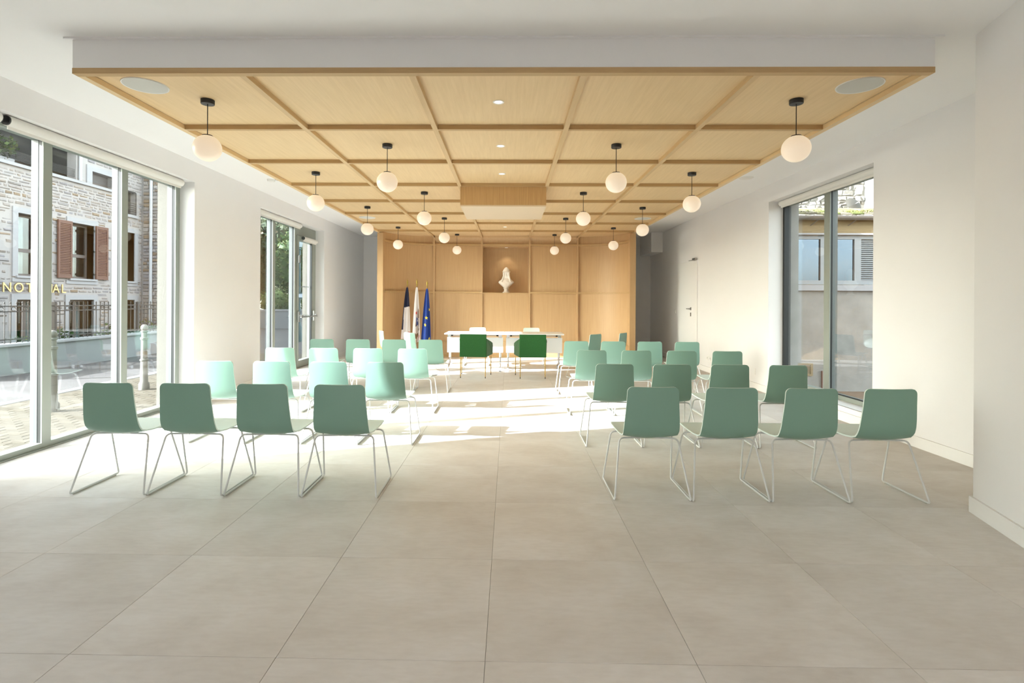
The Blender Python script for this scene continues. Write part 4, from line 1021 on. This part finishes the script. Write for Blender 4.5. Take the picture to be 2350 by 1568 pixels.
# ------------------------------------------------------------------ outside, outbuilding side
YO = 9.5
ob_ = empty('outbuilding', (5.0, YO, -.2)); tag(ob_, 'rendered outbuilding with a mossy roof outside the right window', 'outbuilding')
def op(nm, mb, m, parent=None, sm=False): o = mb.build(nm, m, parent or ob_, sm); o.location = (-5.0, -YO, .2) if parent is None else (0, 0, 0); return o
op('wall', MB().box(XRO + .03, 9, YO, YO + .3, -.25, 1.576), [ext_conc])
op('sill', MB().box(XRO + .03, 9, YO - .06, YO + .25, 1.577, 1.675), [surround_m])
op('lintel', MB().box(XRO + .03, 9, YO, YO + .3, 2.56, 2.88), [lintel_m]); op('lintel_edge', MB().box(XRO + .03, 9, YO - .015, YO, 2.56, 2.59), [surround_m])
f = MB(); fx = [4.35, 4.47, 5.52, 5.62, 5.72, 6.10, 6.22, 6.75, 6.85, 9]
f.box(XRO + .03, 9, YO + .05, YO + .11, 1.69, 1.76).box(XRO + .03, 9, YO + .05, YO + .11, 2.49, 2.559)
for a, b in ((4.35, 4.47), (5.50, 5.72), (6.095, 6.21), (6.70, 6.9)): f.box(a, b, YO + .05, YO + .11, 1.76, 2.49)
fo = op('window_frame', f, [upvc])
far_glass = P('mirror_like_pane', (.02, .02, .022), .02, spec=1.0)
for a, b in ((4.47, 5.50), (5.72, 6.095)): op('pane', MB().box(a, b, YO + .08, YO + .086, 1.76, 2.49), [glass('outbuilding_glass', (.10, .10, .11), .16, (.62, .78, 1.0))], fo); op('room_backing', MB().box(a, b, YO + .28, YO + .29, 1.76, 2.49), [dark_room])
for i in range(20):
    zz = 1.765 + i * .036
    op('slat', MB().add([(6.21, YO + .10, zz + .03), (6.21, YO + .06, zz), (6.21, YO + .06, zz + .010), (6.21, YO + .10, zz + .04), (6.70, YO + .10, zz + .03), (6.70, YO + .06, zz), (6.70, YO + .06, zz + .010), (6.70, YO + .10, zz + .04)], [(0, 1, 2, 3), (7, 6, 5, 4), (0, 4, 5, 1), (1, 5, 6, 2), (2, 6, 7, 3), (3, 7, 4, 0)]), [upvc], fo)
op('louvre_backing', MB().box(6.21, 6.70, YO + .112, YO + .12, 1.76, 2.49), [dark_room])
gt = MB(); V = []; n = 8
for i in range(n + 1):
    a_ = math.pi + math.pi * i / n; V += [(XRO + .03, YO - .13 + .07 * math.cos(a_), 2.87 + .07 * math.sin(a_)), (9, YO - .13 + .07 * math.cos(a_), 2.87 + .07 * math.sin(a_))]
gt.add(V, [(2 * i, 2 * i + 1, 2 * i + 3, 2 * i + 2) for i in range(n)]); op('gutter', gt, [zinc], None, True)
op('soffit_board', MB().box(XRO + .03, 9, YO - .06, YO + .3, 2.881, 2.89), [lintel_m])
for x in (4.5, 5.35, 6.0, 6.6): op('gutter_bracket', MB().tube([(x, YO - .13, 2.80), (x - .06, YO - .01, 2.72)], .008, 6), [zinc])
ts = [MB().cham(0, .19, 0, .24, 0, .03, 'z+', .012).mesh('roof_tile', [roof_moss])]
for rI in range(4):
    for i in range(20):
        x = XRO + .05 + i * .20 + (.1 if rI % 2 else 0)
        o = link('roof_tile', ts[0], ob_, (x - 5.0, YO - .12 + rI * .2 - YO, 2.895 + rI * .055 + rnd.uniform(0, .012) + .2)); o.rotation_euler = (R(15), 0, R(rnd.uniform(-3, 3)))
mo = MB(); leaves(mo, (6.2, YO - .05, 2.95), (.45, .08, .035), 500, .03, 5); leaves(mo, (5.3, YO - .05, 2.945), (.5, .08, .03), 380, .028, 6)
tag(op('moss', mo, [per_piece('moss', [(.14, .15, .04), (.20, .20, .06), (.12, .11, .05)], .95)]), None, None, None, 'stuff')
vg = op('vent_grille', MB().box(5.06, 5.10, YO - .02, YO, .08, .30).box(5.30, 5.34, YO - .02, YO, .08, .30).box(5.10, 5.30, YO - .02, YO, .08, .11).box(5.10, 5.30, YO - .02, YO, .27, .30), [lintel_m])
for i in range(6): op('slat', MB().box(5.10, 5.30, YO - .014, YO - .004, .12 + i * .025, .132 + i * .025), [lintel_m], vg)
op('pipe', MB().tube([(5.49, YO - .03, -.2), (5.49, YO - .03, .17)], .014, 8), [shutter_m])
# pale rubble gable behind the outbuilding roof
gb = empty('rubble_gable', (6.95, 12.0, 0)); tag(gb, 'pale sunlit rubble wall rising behind the mossy roof', 'wall')
MB().box(-2, .93, .03, .3, -.2, 7).build('wall', [upper_mortar], gb); MB().box(.93, 4, -.15, .3, -.2, 7).build('rendered_corner', [P('white_render', (.36, .355, .34), .9, bump=(50, .2))], gb)
z = 2.95
while z < 4.75:
    hh = rnd.uniform(.06, .12); x = -1.35 + rnd.uniform(0, .1)
    while x < .86:
        w = rnd.uniform(.07, .20); x1_ = min(x + w, .90); m = MB().cham(x, x1_, .0 - rnd.uniform(0, .035), .04, z + rnd.uniform(-.012, .012), z + hh, 'y-', .018, 0, .028)
        m.build('stone', [upper_stone], gb); x = x1_ + rnd.uniform(.008, .05)
    z += hh + rnd.uniform(.008, .03)
ds = empty('satellite_dish', (7.20, 11.30, 3.40)); tag(ds, 'grey satellite dish behind the mossy roof edge', 'satellite dish')
dv = MB().lathe([(.0005, .05), (.07, .043), (.13, .02), (.16, -.005), (.165, -.01), (.13, .012), (.07, .035), (.0005, .042)], 28)
o = dv.build('reflector', [dish_m], ds, True); o.rotation_euler = (R(62), R(38), 0); o.scale = (1.15, 1.15, 1.15)
MB().tube([(0, 0, 0), (-.06, -.16, .02), (-.02, -.2, .05)], .008, 6).tube([(0, .03, 0), (.02, .12, -.3), (.02, .70, -.40)], .02, 8).build('arm', [zinc], ds, True)
